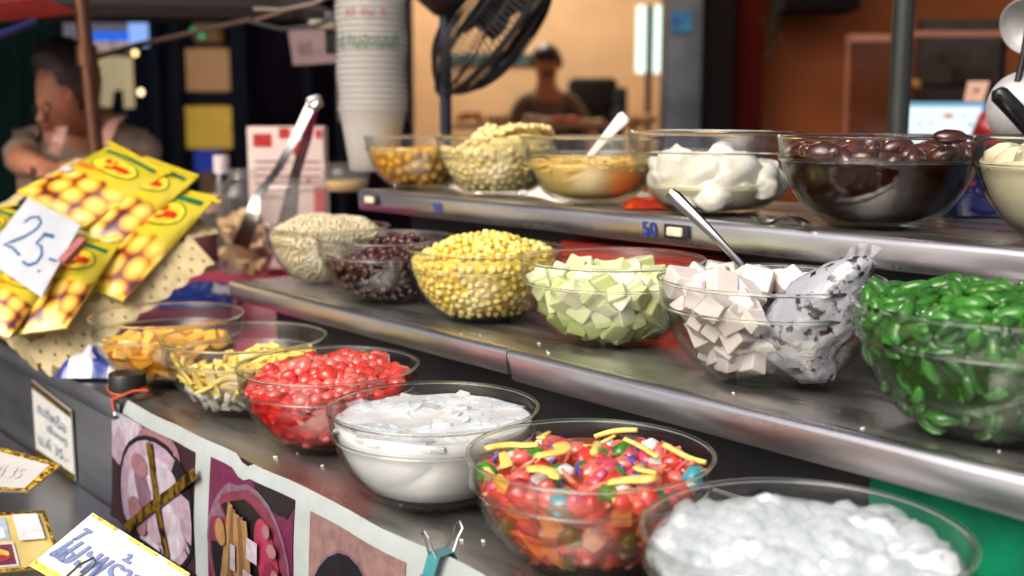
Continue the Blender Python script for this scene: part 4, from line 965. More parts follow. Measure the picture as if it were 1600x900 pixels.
# ------------------------------------------------------------------ cards on the steel face and the ledge
PAPER = MATS['white_paper']; GOLDP = pm('gold_foil', rgb(206, 168, 60), .25, .85, c2=rgb(120, 84, 20), nscale=160, lo=.4, hi=.6, bump=.4)
CARD = pm('card_board', rgb(206, 208, 204), .55, var=.07, nscale=24)
PENB = ink(44, 84, 160); PENT = ink(70, 110, 140)
def card(name, label, quad, planef, border, texts, cat='price card', base=None, shapes=(), th=.0025):
    A, B_, C_, D_ = [planef(*q) for q in quad]; P = quadmap(A, B_, C_, D_, 0); e = empty(name, A.lerp(B_, .5), 0, label, cat)
    if P.n.dot(-FWD) < 0: print('card flipped', label)
    sheet(P, 2, 2, th).build('card', base or CARD, e, smooth=False)
    for r in border or (): printed('gold_strip', [(rect(*r), GOLDP)], P, e, .0006)
    if shapes: printed('printed_picture', shapes, P, e, .0008)
    for body, u, v, wd, hh, mat, sh, bo in texts:
        vs, fs, w = text_geo(body, sh); m = MB()
        for dd in ((0, 0), (bo, bo*.4), (-bo, -bo*.4)) if bo else ((0, 0),):
            m.add([P(u+(q[0]/w-.5)*wd+dd[0], v+(q[1]-.5)*hh+dd[1], .0012 + .0001*(dd[0] > 0) + .0002*(dd[0] < 0)) for q in vs], fs)
        m.build('lettering', mat, e, smooth=False)
    return e
yface = lambda px, py: at(px, py, y=.606)
card('price_card', 'handwritten white card with gold top and bottom strips on the steel cabinet face', ((57, 712), (117, 752), (110, 642), (49, 594)), yface, ((0, .9, 1, 1), (0, 0, 1, .1)),
     [('กะทิหรือ', .5, .70, .72, .17, PENT, 0, 0), ('เชื่อมภู', .62, .50, .5, .15, PENT, 0, 0), ('น.ค์ 35.-', .5, .28, .78, .16, PENT, 0, 0)])
led = lambda px, py: at(px, py, F=1.28 - (py-800)*.0006)
tilt_plane_n = (-FWD*.72 + UP*.69).normalized()
def tilted(pt, n_):
    def f(px, py):
        a, b_, c_ = ray(px, py); d = FWD*a + RGT*b_ + UP*c_; return Vector((0, 0, CZ)) + d*((pt-Vector((0, 0, CZ))).dot(n_)/d.dot(n_))
    return f
big = tilted(at(170, 905, F=1.20), (-FWD*.80 + UP*.60 - RGT*.05).normalized())
e = card('price_card', 'white card with big blue Thai handwriting and gold dashes leaning before the banner', ((46, 884), (250, 1000), (297, 896), (145, 801)), big, ((.02, .95, .27, .995), (.40, .95, .68, .995), (.78, .95, .99, .995), (.0, .0, .25, .10)),
     [('ไมะพร้าวกะทิ', .53, .52, .98, .56, PENB, .35, .004), ('สด', .10, .34, .13, .2, PENB, .3, .004)])
cl_ = tilted(at(170, 905, F=1.19), (-FWD*.80 + UP*.60 - RGT*.05).normalized())
MB().tube([cl_(100, 905), cl_(125, 882), cl_(146, 872), cl_(150, 878), cl_(138, 892), cl_(118, 906)], .0014, 6).build('wire_clip', CHROME, e)
men = tilted(at(50, 850, F=1.42), (-FWD*.55 + UP*.83).normalized())
BSH = [(rect(.0, .52, .60, .90), ink(150, 176, 190)), (rect(.28, .56, .56, .74), ink(206, 214, 226)), (rect(.0, .06, .62, .46), ink(200, 196, 190)), (rect(.0, .09, .60, .43), MAGP), (ell(.28, .25, .32, .16), ink(96, 50, 40)), (ell(.28, .27, .28, .12), ink(226, 180, 70)), (ell(.3, .2, .26, .08), ink(140, 40, 40)), (rect(.12, .24, .22, .3), WHI), (rect(.36, .23, .48, .29), WHI), (rect(.68, .46, .92, .92), ink(216, 210, 214))]
card('menu_card', 'gold edged printed menu card with dessert pictures lying on the ledge', ((-78, 902), (96, 876), (112, 838), (72, 797))[0:1] + ((58, 886), (118, 838), (70, 797))[0:0] + ((66, 886), (116, 836), (-40, 800))[0:0] + ((100, 884), (70, 798), (-90, 806)), men, ((0, .95, 1, 1), (.965, 0, 1, .95), (0, 0, .965, .04)),
     [('กะทิ 50.-', .80, .70, .2, .12, ink(180, 60, 70), 0, 0), ('50', .42, .65, .2, .13, PENB, 0, .004)], 'menu card', pm('menu_gold_paper', rgb(196, 176, 110), .4, var=.15, nscale=30), BSH)
lean = tilted(at(60, 735, F=1.47), (-FWD*.62 + UP*.78 - RGT*.1).normalized())
card('menu_card', 'worn gold framed card lying against the foot of the steel cabinet', ((-60, 766), (44, 768), (96, 726), (-30, 690)), lean, ((0, .9, 1, 1), (0, 0, 1, .1), (.9, .1, 1, .9)), [('กะทิ 35', .45, .5, .5, .3, ink(196, 176, 180), 0, 0)], 'menu card', pm('aged_paper', rgb(186, 186, 182), .4, var=.12, nscale=14))

# ------------------------------------------------------------------ background: fan behind the cups
fc = at(768, 32, F=2.75); ax = (RGT*.76 - UP*.56 + FWD*.30).normalized(); e1 = ax.orthogonal().normalized(); e2 = ax.cross(e1)
fan = empty('electric_fan', fc, 0, 'black electric fan with wire cage tilted down behind the cup stack', 'fan'); BLKM = pm('black_metal', (.012, .012, .013, 1), .35); RF = .21
def circ(r, off, rad, n=48): return MB().tube([fc + ax*off + (e1*math.cos(t) + e2*math.sin(t))*r for t in [2*math.pi*k/n for k in range(n)]], rad, 6, closed=True)
def cage(name, depth, nw):
    m = MB()
    for k in range(nw):
        t = 2*math.pi*k/nw; d = lambda r, tw=0: e1*math.cos(t+tw)*r + e2*math.sin(t+tw)*r
        m.tube([fc + ax*(depth*(1-(r/RF)**4)) + d(r, .25*(r/RF)) for r in (.055, .10, .15, .185, .205, RF)], .0015, 4, cap=False)
    for r in (.09, .14, .18):
        n = 40; m.tube([fc + ax*(depth*(1-(r/RF)**4)) + (e1*math.cos(t) + e2*math.sin(t))*r for t in [2*math.pi*k/n for k in range(n)]], .0014, 5, closed=True)
    o = m.build(name, BLKM, fan, ang=180); o['kind'] = 'stuff'; return o
cage('rear_cage', -.085, 84); cage('front_cage', .085, 84)
circ(RF, 0, .007).build('cage_ring', BLKM, fan)
MF = frame(fc, e1, e2, ax)
MB().lathe([(0, -.20), (.05, -.20), (.068, -.18), (.072, -.12), (.06, -.088), (0, -.085)], 28, MF).build('motor', BLKM, fan, ang=50)
MB().lathe([(0, .092), (.05, .09), (.055, .082), (0, .08)], 28, MF).build('badge', BLKM, fan)
MB().lathe([(.0, -.04), (.032, -.04), (.034, .03), (0, .04)], 24, MF).build('hub', BLKM, fan)
for k in range(3):
    m = MB(); vs = []; fs = []
    for i in range(7):
        r = .03 + .155*i/6
        for j in range(6):
            t = 2*math.pi*k/3 + (j/5-.5)*(1.5-.5*i/6) + .3*i/6; vs.append(fc + (e1*math.cos(t) + e2*math.sin(t))*r + ax*(.03*(j/5-.5)))
    for i in range(6):
        for j in range(5): fs.append((i*6+j, i*6+j+1, (i+1)*6+j+1, (i+1)*6+j))
    m.add(vs, fs); m.build('blade', BLKM, fan, ang=180)
ps = fc - ax*.14; MB().tube([ps - UP*.05, Vector((ps.x, ps.y, .05))], .014, 12).build('stand_pole', pm('navy_metal', (.012, .02, .04, 1), .4), fan)
MB().lathe([(0, .0), (.2, .0), (.2, .03), (.03, .06), (0, .06)], 32, Matrix.Translation((ps.x, ps.y, 0))).build('base', BLKM, fan)

# ------------------------------------------------------------------ background: buildings of the market lane
def cbox(name, x0, y0, x1, y1, F, th, mat, parent=None, bev=0.0, zb=None, zt=None):
    """a box whose front face stands across the view at distance F"""
    A, B_ = at(x0, y1, F=F), at(x1, y0, F=F); l0, l1 = A.dot(RGT), B_.dot(RGT)
    z0 = A.z if zb is None else zb; z1 = B_.z if zt is None else zt
    return MB().box((l0, F, z0), (l1, F+th, z1), bev, frame((0, 0, 0), RGT, FWD, UP)).build(name, mat, parent)
WALL = pm('tan_plaster', rgb(226, 190, 148), .8, nscale=3, var=.08, bump=.05, bscale=40)
rm = empty('cafe_room', loc(.3, 9.5, 0), 0, 'open fronted room with a warm tan wall behind the stall', 'building')
cbox('back_wall', 520, 0, 1080, 0, 11.2, .12, WALL, rm, zb=0, zt=3.3)
MB().box((-1.75, 6.4, 0), (-1.63, 11.19, 3.3), 0, frame((0, 0, 0), RGT, FWD, UP)).build('side_wall', WALL, rm)
MB().box((1.72, 6.0, 0), (1.84, 11.19, 3.3), 0, frame((0, 0, 0), RGT, FWD, UP)).build('side_wall', WALL, rm)
MB().box((-1.75, 6.4, 3.31), (1.84, 11.3, 3.42), 0, frame((0, 0, 0), RGT, FWD, UP)).build('ceiling', pm('ceiling_white', (.6, .58, .55, 1), .9), rm)
cbox('wall_strip', 700, 84, 845, 101, 11.15, .04, pm('teal_strip', rgb(40, 80, 90), .6), rm)
def lamp(name, label, l, f, z, power, col, r=.16, es=6):
    e = empty(name, loc(l, f, z), 0, label, 'lamp'); M = Matrix.Translation(loc(l, f, z))
    MB().lathe([(0, .05), (r*.6, .05), (r*1.05, .03), (r*1.05, .0), (r, .0)], 28, M).build('housing', pm('lamp_housing', (.5, .5, .5, 1), .5), e)
    MB().lathe([(0, -.03), (r*.6, -.025), (r*.98, .004)], 28, M).build('diffuser', glow('lamp_%s' % label[:8], col, es), e)
    ld = bpy.data.lights.new('bulb', 'POINT'); ld.energy = power; ld.color = col[:3]; ld.shadow_soft_size = .12
    lo = bpy.data.objects.new('bulb', ld); COL.objects.link(lo); lo.parent = e; lo.location = (0, 0, -.12); return e
lamp('added_ceiling_lamp', 'warm round ceiling lamp inside the tan room', -.1, 9.6, 3.25, 125, (1, .90, .78, 1))  # out of view, added to give the tan wall its warm light
# lit vertical light box
lb = empty('light_box', at(1010, 170, F=10.2), 0, 'vertical light box with two glowing white strips on a dark post', 'lamp')
TUBE = glow('tube_white', (.82, 1, .86, 1), 1.5)
cbox('light_strip', 994, 8, 1010, 114, 10.2, .06, TUBE, lb); cbox('light_strip', 1021, 8, 1036, 114, 10.2, .06, TUBE, lb)
cbox('centre_panel', 1009, 8, 1022, 116, 10.17, .08, pm('dark_panel', (.02, .018, .02, 1), .5), lb)
cbox('post', 1008, 116, 1018, 200, 10.2, .05, MATS['dark_panel'], lb, zb=0)
# sofa, table, goods
so_ = empty('black_armchair', at(935, 190, F=9.4), 0, 'black armchair beside the standing man', 'chair')
BF = pm('black_fabric', (.014, .013, .016, 1), .8)
cbox('backrest', 888, 121, 966, 215, 9.4, .2, BF, so_, .05, zb=.4); cbox('seat', 884, 200, 972, 240, 8.9, .6, BF, so_, .05, zb=.25)
for q in (884, 962): cbox('armrest', q, 170, q+14, 240, 8.9, .6, BF, so_, .03, zb=.05)
cbox('cushion', 962, 136, 981, 190, 9.2, .1, pm('navy_fabric', (.02, .035, .07, 1), .8), so_, .03)
tb = empty('serving_table', at(800, 215, F=7.8), 0, 'long table with food trays in front of the standing man', 'table')
cbox('table_top', 690, 196, 1000, 201, 7.6, .7, pm('table_wood', rgb(150, 96, 60), .5), tb)
for q in (695, 985): cbox('leg', q, 201, q+8, 300, 7.7, .05, BLKM, tb, zb=0)
rnd = random.Random(9)
for k, (x0, x1, y0, cc) in enumerate(((712, 760, 172, (236, 160, 84)), (762, 800, 178, (226, 190, 120)), (818, 868, 180, (216, 180, 140)), (866, 905, 184, (230, 110, 40)), (908, 945, 190, (206, 170, 130)), (985, 1002, 178, (220, 170, 120)), (1006, 1025, 176, (226, 180, 130)))):
    e = empty('food_tray', at((x0+x1)/2, 196, F=7.8), 0, ['tray of pale orange snacks at the left end of the far table', 'tray of light buns on the far table', 'white paper tray before the standing man', 'tray of bright orange food beside the standing man', 'tray of tan pastries before the armchair', 'round peach bun near the light box post', 'larger peach bun next to the light box post'][k], 'food')
    cbox('tray', x0, 193, x1, 196, 7.75, .3, pm('tray_tan', rgb(190, 160, 120), .5), e); fm = food('far_food_%d' % k, rgb(*cc), rough=.5)
    for j in range(7):
        p = at(x0+(x1-x0)*(.12+.76*((j*.381) % 1)), 193-(193-y0)*(.2+.5*rnd.random()), F=7.8+.2*rnd.random()); o = bpy.data.objects.new('bun', ball('bun', fm, (1, 1, .7), 2, .1, j)); COL.objects.link(o); o.parent = e; o.matrix_basis = Matrix.Translation(p-e.location) @ Matrix.Scale(.06+.02*rnd.random(), 4)

# right: pillars and the brown room
pil = empty('door_pillar', at(1078, 200, F=5.4), 0, 'blue grey steel pillar with a blue sticker', 'pillar')
cbox('shaft', 1044, 0, 1112, 0, 5.4, .25, pm('blue_grey_paint', rgb(110, 124, 140), .5, nscale=4, c2=rgb(84, 88, 100)), pil, .01, zb=0, zt=3.2)
cbox('sticker', 1050, 16, 1082, 50, 5.385, .01, pm('blue_sticker', rgb(24, 96, 176), .4, c2=rgb(60, 150, 200), nscale=20), pil)
sh = empty('brown_shop', loc(2, 5.2, 0), 0, 'shop front with brown orange walls and a dark red door frame at right', 'building')
DRK = pm('dark_frame', (.010, .008, .008, 1), .9, spec=.08); OXB = pm('oxblood_paint', rgb(66, 12, 10), .85, nscale=5, spec=.1)
BRW = pm('brown_wall', rgb(150, 82, 46), .85, spec=.15, nscale=3, var=.15, bump=.1, bscale=30)
cbox('frame_column', 1110, 0, 1150, 0, 5.2, .3, DRK, sh, zb=0, zt=3.2); cbox('door_frame', 1148, 0, 1196, 0, 5.3, .2, OXB, sh, zb=0, zt=3.2)
cbox('back_wall', 1190, 0, 1760, 0, 5.6, .15, BRW, sh, zb=0, zt=3.2)
cbox('ceiling_board', 1230, 0, 1345, 14, 5.2, .3, MATS['dark_frame'], sh, zt=3.2)
lamp('added_ceiling_lamp', 'amber round lamp above the brown shop', .85, 4.95, 2.45, 10, (1, .56, .28, 1), .1, 4)  # unseen lamp added to brighten the brown wall from above
# hanging vine at the door frame
vn = empty('hanging_vine', at(1207, 0, F=5.15), 0, 'dark leafy vine hanging beside the red door frame', 'plant'); LEAF = pm('dark_leaf', (.02, .03, .012, 1), .6)
rnd = random.Random(2)
lm = MB(); lm.add([(0, 0, 0), (.4, 0, .12), (1, 0, 0), (.4, 0, -.12), (.4, .25, 0), (.4, -.25, 0)], [(0, 4, 1), (1, 4, 2), (0, 1, 5), (1, 2, 5), (0, 3, 4), (3, 2, 4), (0, 5, 3), (3, 5, 2)]); lm = lm.mesh('leaf', LEAF, False)
MB().tube([at(1207, -30, F=5.2), at(1209, 30, F=5.18), at(1206, 80, F=5.2)], .004, 5).build('stem', LEAF, vn)
for k in range(40):
    p = at(1205+rnd.gauss(0, 6), -20+rnd.random()*115, F=5.16+rnd.random()*.06); o = bpy.data.objects.new('leaf', lm); COL.objects.link(o); o.parent = vn
    o.matrix_basis = Matrix.Translation(p-vn.location) @ Matrix.Rotation(rnd.uniform(0, 6), 4, (rnd.random()-.5, rnd.random()-.5, rnd.random()-.5)) @ Matrix.Scale(.035, 4)
# dark green steel post beside the stand
c0 = at(1402, 215, F=1.95); pt = empty('steel_post', (c0.x, c0.y, 0), 0, 'dark green steel post rising behind the date bowl', 'post')
MB().tube([(c0.x, c0.y, 0), (c0.x, c0.y, 2.6)], .0175, 24).build('shaft', pm('dark_green_paint', (.022, .027, .024, 1), .4, nscale=30), pt)
MB().box((c0.x-.05, c0.y-.05, 0), (c0.x+.05, c0.y+.05, .012), .003).build('foot_plate', MATS['dark_green_paint'], pt)
# glass cabinet on the counter behind, laptop, framed card
gc = empty('glass_cabinet', at(1450, 215, F=4.3), 0, 'glass display cabinet with pinkish metal rails in the brown shop', 'cabinet')
RAIL = pm('copper_rail', rgb(170, 110, 90), .4, .3)
cbox('rail', 1325, 53, 1392, 65, 4.3, .04, RAIL, gc); cbox('rail', 1428, 48, 1568, 57, 4.3, .04, RAIL, gc)
cbox('upright', 1321, 53, 1326, 220, 4.3, .03, RAIL, gc); cbox('upright', 1564, 46, 1572, 220, 4.3, .03, DRK, gc)
cbox('pane', 1326, 64, 1565, 220, 4.32, .006, thin('cabinet_pane', (.75, .7, .68, 1), .05, 1.5), gc)
cbox('back_panel', 1430, 30, 1570, 230, 5.0, .05, pm('cabinet_dark', (.05, .03, .022, 1), .6, nscale=6, var=.5), gc)
cbox('shelf', 1440, 130, 1560, 135, 4.5, .3, DRK, gc); cbox('shelf', 1400, 228, 1600, 236, 4.1, .8, pm('counter_dark', (.05, .03, .025, 1), .5), gc, zb=.9)
for k, (x, y, w, hh) in enumerate(((1480, 80, 40, 18), (1500, 104, 50, 26))): cbox('stored_box', x, y, x+w, y+hh, 4.6, .1, pm('stored_%d' % k, (.03, .018, .015, 1), .6), gc)
cbox('knob', 1426, 124, 1440, 138, 4.28, .02, pm('brass', rgb(170, 120, 60), .3, .8), gc, .004)
lp = empty('laptop', at(1476, 222, F=3.2), 0, 'open laptop with a bright white screen behind the date bowl', 'laptop')
SCR = glow('screen_white', (.80, .92, 1, 1), 1.1); SCRB = glow('screen_blue', (.25, .52, .75, 1), .8)
lf = lambda px, py: at(px, py, F=3.2)
m = MB(); q = [at(1416, 226, F=3.2), at(1536, 226, F=3.2), at(1543, 158, F=3.26), at(1418, 158, F=3.26)]
P = quadmap(*q, 0); sheet(P, 1, 1, .012).build('lid', pm('teal_dark_shell', (.01, .05, .05, 1), .4), lp, smooth=False)
printed('screen', [(rect(.015, .0, .97, .97), SCRB), (rect(.02, .0, .93, .86), SCR), ([rect(.46, .60, .58, .70)], glow('screen_orange', (.8, .3, .1, 1), .8)), ([rect(.14, .42, .18, .5), rect(.28, .44, .32, .52), rect(.78, .4, .84, .5), rect(.70, .6, .74, .66)], glow('screen_grey', (.5, .6, .62, 1), .9))], P, lp, .001)
A = at(1476, 228, F=3.2); MB().box((-.11, -.16, -.014), (.11, .01, 0), .003, frame(A, RGT, FWD, UP)).build('keyboard_base', pm('dark_shell', (.02, .022, .024, 1), .4), lp)
MB().box((-.3, -.22, -.05), (.45, .2, -.0145), .004, frame(A, RGT, FWD, UP)).build('desk_slab', MATS['counter_dark'], gc)
card('counter_card', 'small pink framed card standing behind the laptop', ((1506, 160), (1536, 158), (1546, 127), (1513, 127)), lambda px, py: at(px, py, F=3.6), None, [], 'card', pm('pink_card', rgb(226, 180, 160), .5), [(rect(.36, .42, .64, .66), ink(150, 110, 100))])
card_stand = None
sbm = empty('red_bag', at(1552, 205, F=2.9), 0, 'red plastic bag beside the ladle', 'bag')
o = bpy.data.objects.new('bag_body', ball('bag_body', pm('red_plastic', rgb(140, 24, 26), .4), (1, .8, 1), 3, .2, 3)); COL.objects.link(o); o.parent = sbm; o.matrix_basis = Matrix.Scale(.10, 4)

# ladles at the right edge
def ladle(name, label, cpx, F, r, face, hpts, hmat, hr, bmat):
    c = at(*cpx, F=F); e = empty(name, c, 0, label, 'ladle'); z = Vector(face).normalized(); x = z.orthogonal().normalized(); M = frame(c, x, z.cross(x), z)
    pr = [(r*math.sin(a), -r*.75*math.cos(a)) for a in [math.pi/2*k/10 for k in range(11)]]
    MB().lathe(pr + [(q[0]*.97, q[1]*.97+.001) for q in pr[::-1]], 36, M).build('scoop', bmat, e, ang=60)
    MB().tube([at(*q[:2], F=q[2]) for q in hpts], hr, 12).build('handle', hmat, e); return e
GREYM = pm('matte_steel', (.5, .5, .51, 1), .5, .25, nscale=60, bump=.1)
BP_ = pm('black_handle', (.012, .012, .013, 1), .3)
ladle('soup_ladle', 'steel ladle showing its round back behind a black handle at the right edge', (1598, 170), 1.62, .052, (.3*FWD - RGT*.0 + FWD), [(1590, 128, 1.6), (1597, 96, 1.6), (1606, 40, 1.6), (1612, 10, 1.6)], BP_, [.005, .004, .004, .005], GREYM)
ladle('strainer_ladle', 'grey ladle hanging with its dark hollow to the left in the top right corner', (1606, 42), 1.8, .045, (-RGT*.75 - FWD*.65 - UP*.35), [(1625, 60, 1.8), (1650, 140, 1.85), (1660, 220, 1.9)], BP_, .006, GREYM)
m = empty('black_utensil', at(1570, 150, F=1.5), 0, 'thick black plastic utensil handle with a hanging hole', 'utensil')
MB().tube([at(1558, 140, F=1.5), at(1562, 148, F=1.5), at(1585, 172, F=1.5), at(1620, 212, F=1.52), at(1680, 270, F=1.55)], [.0075, .0125, .0125, .012, .008], 14).build('handle', BP_, m)
MB().tube([at(1559, 150, F=1.4865), at(1562, 153, F=1.4865)], .004, 10).build('hanging_hole', pm('hole_black', (.003, .003, .003, 1), .6), m)
MB().lathe([(0, 0), (.03, .0), (.034, .006), (0, .006)], 20, Matrix.Translation(at(1680, 270, F=1.55))).build('head', BP_, m)

# red-orange crate under the top shelf and an orange bag on it
rc = empty('red_crate', at(1000, 398, y=1.25), 0, 'red plastic crate pushed under the top shelf behind the melon bowl', 'crate')
RCM = pm('red_crate_plastic', rgb(190, 60, 40), .4, nscale=20)
p = at(892, 400, y=1.255); q = at(1120, 400, y=1.255)
MB().box((p.x, 1.23, Z2+.002), (q.x, 1.279, Z2+.092), .004).build('body', RCM, rc); MB().box((p.x-.004, 1.222, Z2+.066), (q.x+.004, 1.281, Z2+.080), .003).build('rib', RCM, rc); MB().box((p.x-.004, 1.222, Z2+.03), (q.x+.004, 1.281, Z2+.04), .003).build('rib', RCM, rc)
soft_bag('orange_bag', 'orange red plastic bag between two bowls on the top shelf', (1022, 322), (.10, .10), [pm('orange_film', rgb(206, 70, 30), .2, coat=.8), pm('orange_film_deep', rgb(170, 44, 20), .2, coat=.8)], 'bag', Z3+.002, .02, 3)
soft_bag('orange_bag', 'crumpled orange bag behind the taro bowl under the top shelf', (1122, 392), (.1, .08), [MATS['orange_film'], pm('wrap_pale', rgb(220, 200, 190), .3)], 'bag', Z2+.06, .03, 7)
soft_bag('blue_bag', 'dark blue and red plastic bag between the date bowl and the cream bowl', (1530, 330), (.14, .16), [pm('navy_film', rgb(20, 22, 70), .2, coat=.8), pm('wine_film', rgb(90, 14, 18), .2, coat=.8)], 'bag', Z3+.004, .06, 9)

# ------------------------------------------------------------------ left: dark lane, pole, umbrella, window wall
lf_b = empty('dark_shophouse', loc(-2.5, 6.2, 0), 0, 'dark navy shop front with lit window panes at left', 'building')
NAVY = pm('navy_wall', (.010, .014, .026, 1), .9, nscale=3, var=.5, spec=.08); NAV2 = pm('navy_frame', (.018, .022, .042, 1), .8, nscale=6, spec=.12)
PURP = pm('purple_wall', (.016, .010, .022, 1), .9, nscale=3, var=.5, spec=.08); TEALD = pm('dark_teal_curtain', (.004, .016, .016, 1), .9, spec=.08, stretch=(30, 30, 1), nscale=1, var=.5)
cbox('wall', -260, 0, 372, 0, 6.6, .2, NAVY, lf_b, zb=0, zt=3.3); cbox('wall', 370, 0, 640, 0, 6.3, .2, PURP, lf_b, zb=0, zt=3.3)
cbox('curtain', -60, 0, 88, 0, 5.2, .06, TEALD, lf_b, zb=0, zt=2.4)
for x in (230, 262, 355, 368, 470, 520): cbox('mullion', x, 0, x+12, 0, 6.15, .1, NAV2, lf_b, zb=0, zt=3.2)
dr = cbox('door_frame', 284, 66, 366, 72, 6.2, .1, NAV2, lf_b); cbox('door_frame', 284, 144, 366, 164, 6.2, .1, NAV2, lf_b)
AMB = pm('lit_pane', rgb(150, 112, 80), .5, emit=rgb(190, 140, 96), estr=.38, nscale=5, var=.3); YEL = pm('lit_yellow_pane', rgb(190, 150, 60), .5, emit=rgb(226, 180, 70), estr=.36, nscale=4, var=.6)
cbox('window_pane', 292, 76, 326, 142, 6.22, .05, AMB, lf_b); cbox('window_pane', 332, 76, 357, 142, 6.22, .05, AMB, lf_b)
cbox('window_pane', 292, 166, 364, 232, 6.22, .05, YEL, lf_b)
cbox('lit_sign', 304, 236, 342, 268, 6.1, .05, glow('blue_sign_glow', (.04, .08, .5, 1), .4), lf_b)
sg = empty('shop_sign', at(170, 60, F=6.0), 0, 'white and blue lit shop sign beyond the left pole', 'sign')
cbox('panel', 98, 24, 218, 62, 6.0, .05, pm('grey_sign', rgb(120, 120, 130), .5, emit=rgb(120, 124, 140), estr=.25), sg)
cbox('blue_band', 145, 50, 206, 64, 5.98, .05, glow('blue_band_glow', (.02, .14, .8, 1), 1), sg); cbox('side_panel', 202, 30, 226, 72, 5.97, .05, glow('pale_blue_glow', (.28, .45, .9, 1), 1), sg)
cbox('pale_band', 142, 64, 204, 80, 5.98, .05, pm('pale_sign', rgb(190, 170, 165), .5, emit=rgb(200, 180, 170), estr=.35), sg)
# cream shirt hanging
hs = empty('hanging_shirt', at(178, 130, F=5.6), 0, 'cream child shirt hung up beyond the left pole', 'shirt')
SHT = pm('glowing_cream_cloth', rgb(226, 212, 170), .8, emit=rgb(226, 206, 160), estr=.35, nscale=30)  # faint glow put into the cloth in place of light falling on it
m = MB(); pl_ = [(145, 92), (165, 88), (186, 88), (207, 90), (211, 168), (194, 170), (192, 140), (178, 142), (174, 168), (157, 166), (158, 132), (147, 120)]
vs = [at(x, y, F=5.6 + .02*math.sin(i*1.7)) for i, (x, y) in enumerate(pl_)] + [at(x, y, F=5.66) for x, y in pl_]; n = len(pl_)
m.add(vs, [tuple(range(n)), tuple(range(n, 2*n))[::-1]] + [(i, n+i, n+(i+1) % n, (i+1) % n) for i in range(n)]); m.build('cloth', SHT, hs, smooth=False)
MB().tube([at(176, 88, F=5.62), at(176, 60, F=5.62)], .004, 6).build('hanger_wire', BLKM, hs)
# string lights
for k, (x, y, rr_, cc, lb_) in enumerate(((113, 69, .016, (1, .62, .35, 1), 'warm bulb left of the pole, upper one'), (115, 87, .014, (.9, .6, .4, 1), 'warm bulb left of the pole, lower one'), (211, 83, .015, (1, .66, .25, 1), 'warm bulb at the shirt shoulder'), (220, 144, .016, (1, .72, .4, 1), 'warm bulb right of the hanging shirt'), (301, 47, .012, (.0, .45, .15, 1), 'small green light under the umbrella, left one'), (315, 56, .012, (.0, .45, .15, 1), 'small green light under the umbrella, right one'))):
    e = empty('light_bulb', at(x, y, F=5.9), 0, lb_, 'bulb', 'small string lights'); o = bpy.data.objects.new('globe', ball('globe', glow('bulb_%d' % k, cc, 3.0 if k < 4 else 1.2), (1, 1, 1.1), 2, 0)); COL.objects.link(o); o.parent = e; o.matrix_basis = Matrix.Scale(rr_*2, 4)
    MB().tube([at(x, y, F=5.9)+UP*rr_*.9, at(x, y, F=5.9)+UP*(rr_+.03)], .006, 8).build('socket', BLKM, e)
# bronze pole and the market umbrella above it
pt = at(128, 8, F=2.86); pb_ = at(150, 232, F=2.86); ml = empty('bronze_pole', (pb_.x, pb_.y, 0), 0, 'bronze coloured umbrella pole beside the bent woman', 'pole')
BRZ = pm('bronze_metal', rgb(130, 92, 74), .3, .9, nscale=20); base = pb_ + (pb_-pt)*(pb_.z/(pt.z-pb_.z))
MB().tube([base, pt+(pt-pb_)*.05], .0185, 16).build('shaft', BRZ, ml); MB().tube([pb_.lerp(pt, .58), pb_.lerp(pt, .72)], .026, 16).build('collar', BRZ, ml)
MB().tube([pb_.lerp(pt, .62), at(215, 70, F=3.15), at(395, 30, F=3.0)], .007, 8).build('brace', pm('brown_rod', rgb(70, 46, 40), .5), ml)
um = empty('market_umbrella', pt, 0, 'brown umbrella canopy with red edge over the left side', 'umbrella'); m = MB(); ap = at(170, -140, F=3.9); vs = [ap]; fs = []; n = 8
ring = [loc(-1.62 + 1.05*math.cos(R(22.5+45*k)), 3.9 + 1.15*math.sin(R(22.5+45*k)), 1.645 + .08*math.sin(R(22.5+45*k))) for k in range(8)]
CAN = pm('brown_canvas', rgb(62, 52, 48), .8, nscale=40); REDC = pm('red_canvas', rgb(150, 36, 30), .8)
m.add([ap] + ring, [(0, 1+k, 1+(k+1) % 8) for k in range(8)]); o = m.build('canopy', CAN, um, smooth=False); md = o.modifiers.new('t', 'SOLIDIFY'); md.thickness = .004
for k in range(8):
    MB().tube([ap-UP*.012, ring[k]-UP*.012], .005, 6).build('rib', BLKM, um)
    a, b_ = ring[k], ring[(k+1) % 8]; m = MB(); m.add([a, b_, b_-UP*.03, a-UP*.03, a+FWD*.003, b_+FWD*.003, b_-UP*.03+FWD*.003, a-UP*.03+FWD*.003], [(0, 1, 2, 3), (7, 6, 5, 4), (0, 4, 5, 1), (3, 2, 6, 7), (1, 5, 6, 2), (0, 3, 7, 4)]); m.build('valance', REDC if k in (3, 4) else CAN, um, smooth=False)
rd = empty('red_awning', at(30, 20, F=2.7), 0, 'red awning corner with a blue rod at the top left', 'awning')
m = MB(); q = [at(-60, 12, F=2.6), at(60, -4, F=2.8), at(122, 22, F=2.9), at(-60, 40, F=2.6)]; m.add(q + [v+FWD*.01+UP*.004 for v in q], [(0, 1, 2, 3), (7, 6, 5, 4), (0, 4, 5, 1), (1, 5, 6, 2), (2, 6, 7, 3), (3, 7, 4, 0)]); m.build('cloth', pm('red_canvas_lit', rgb(190, 60, 48), .7), rd, smooth=False)
MB().tube([at(-30, 66, F=2.75), at(56, 34, F=2.85)], .009, 8).build('rod', pm('blue_rod', rgb(40, 56, 110), .4), rd)
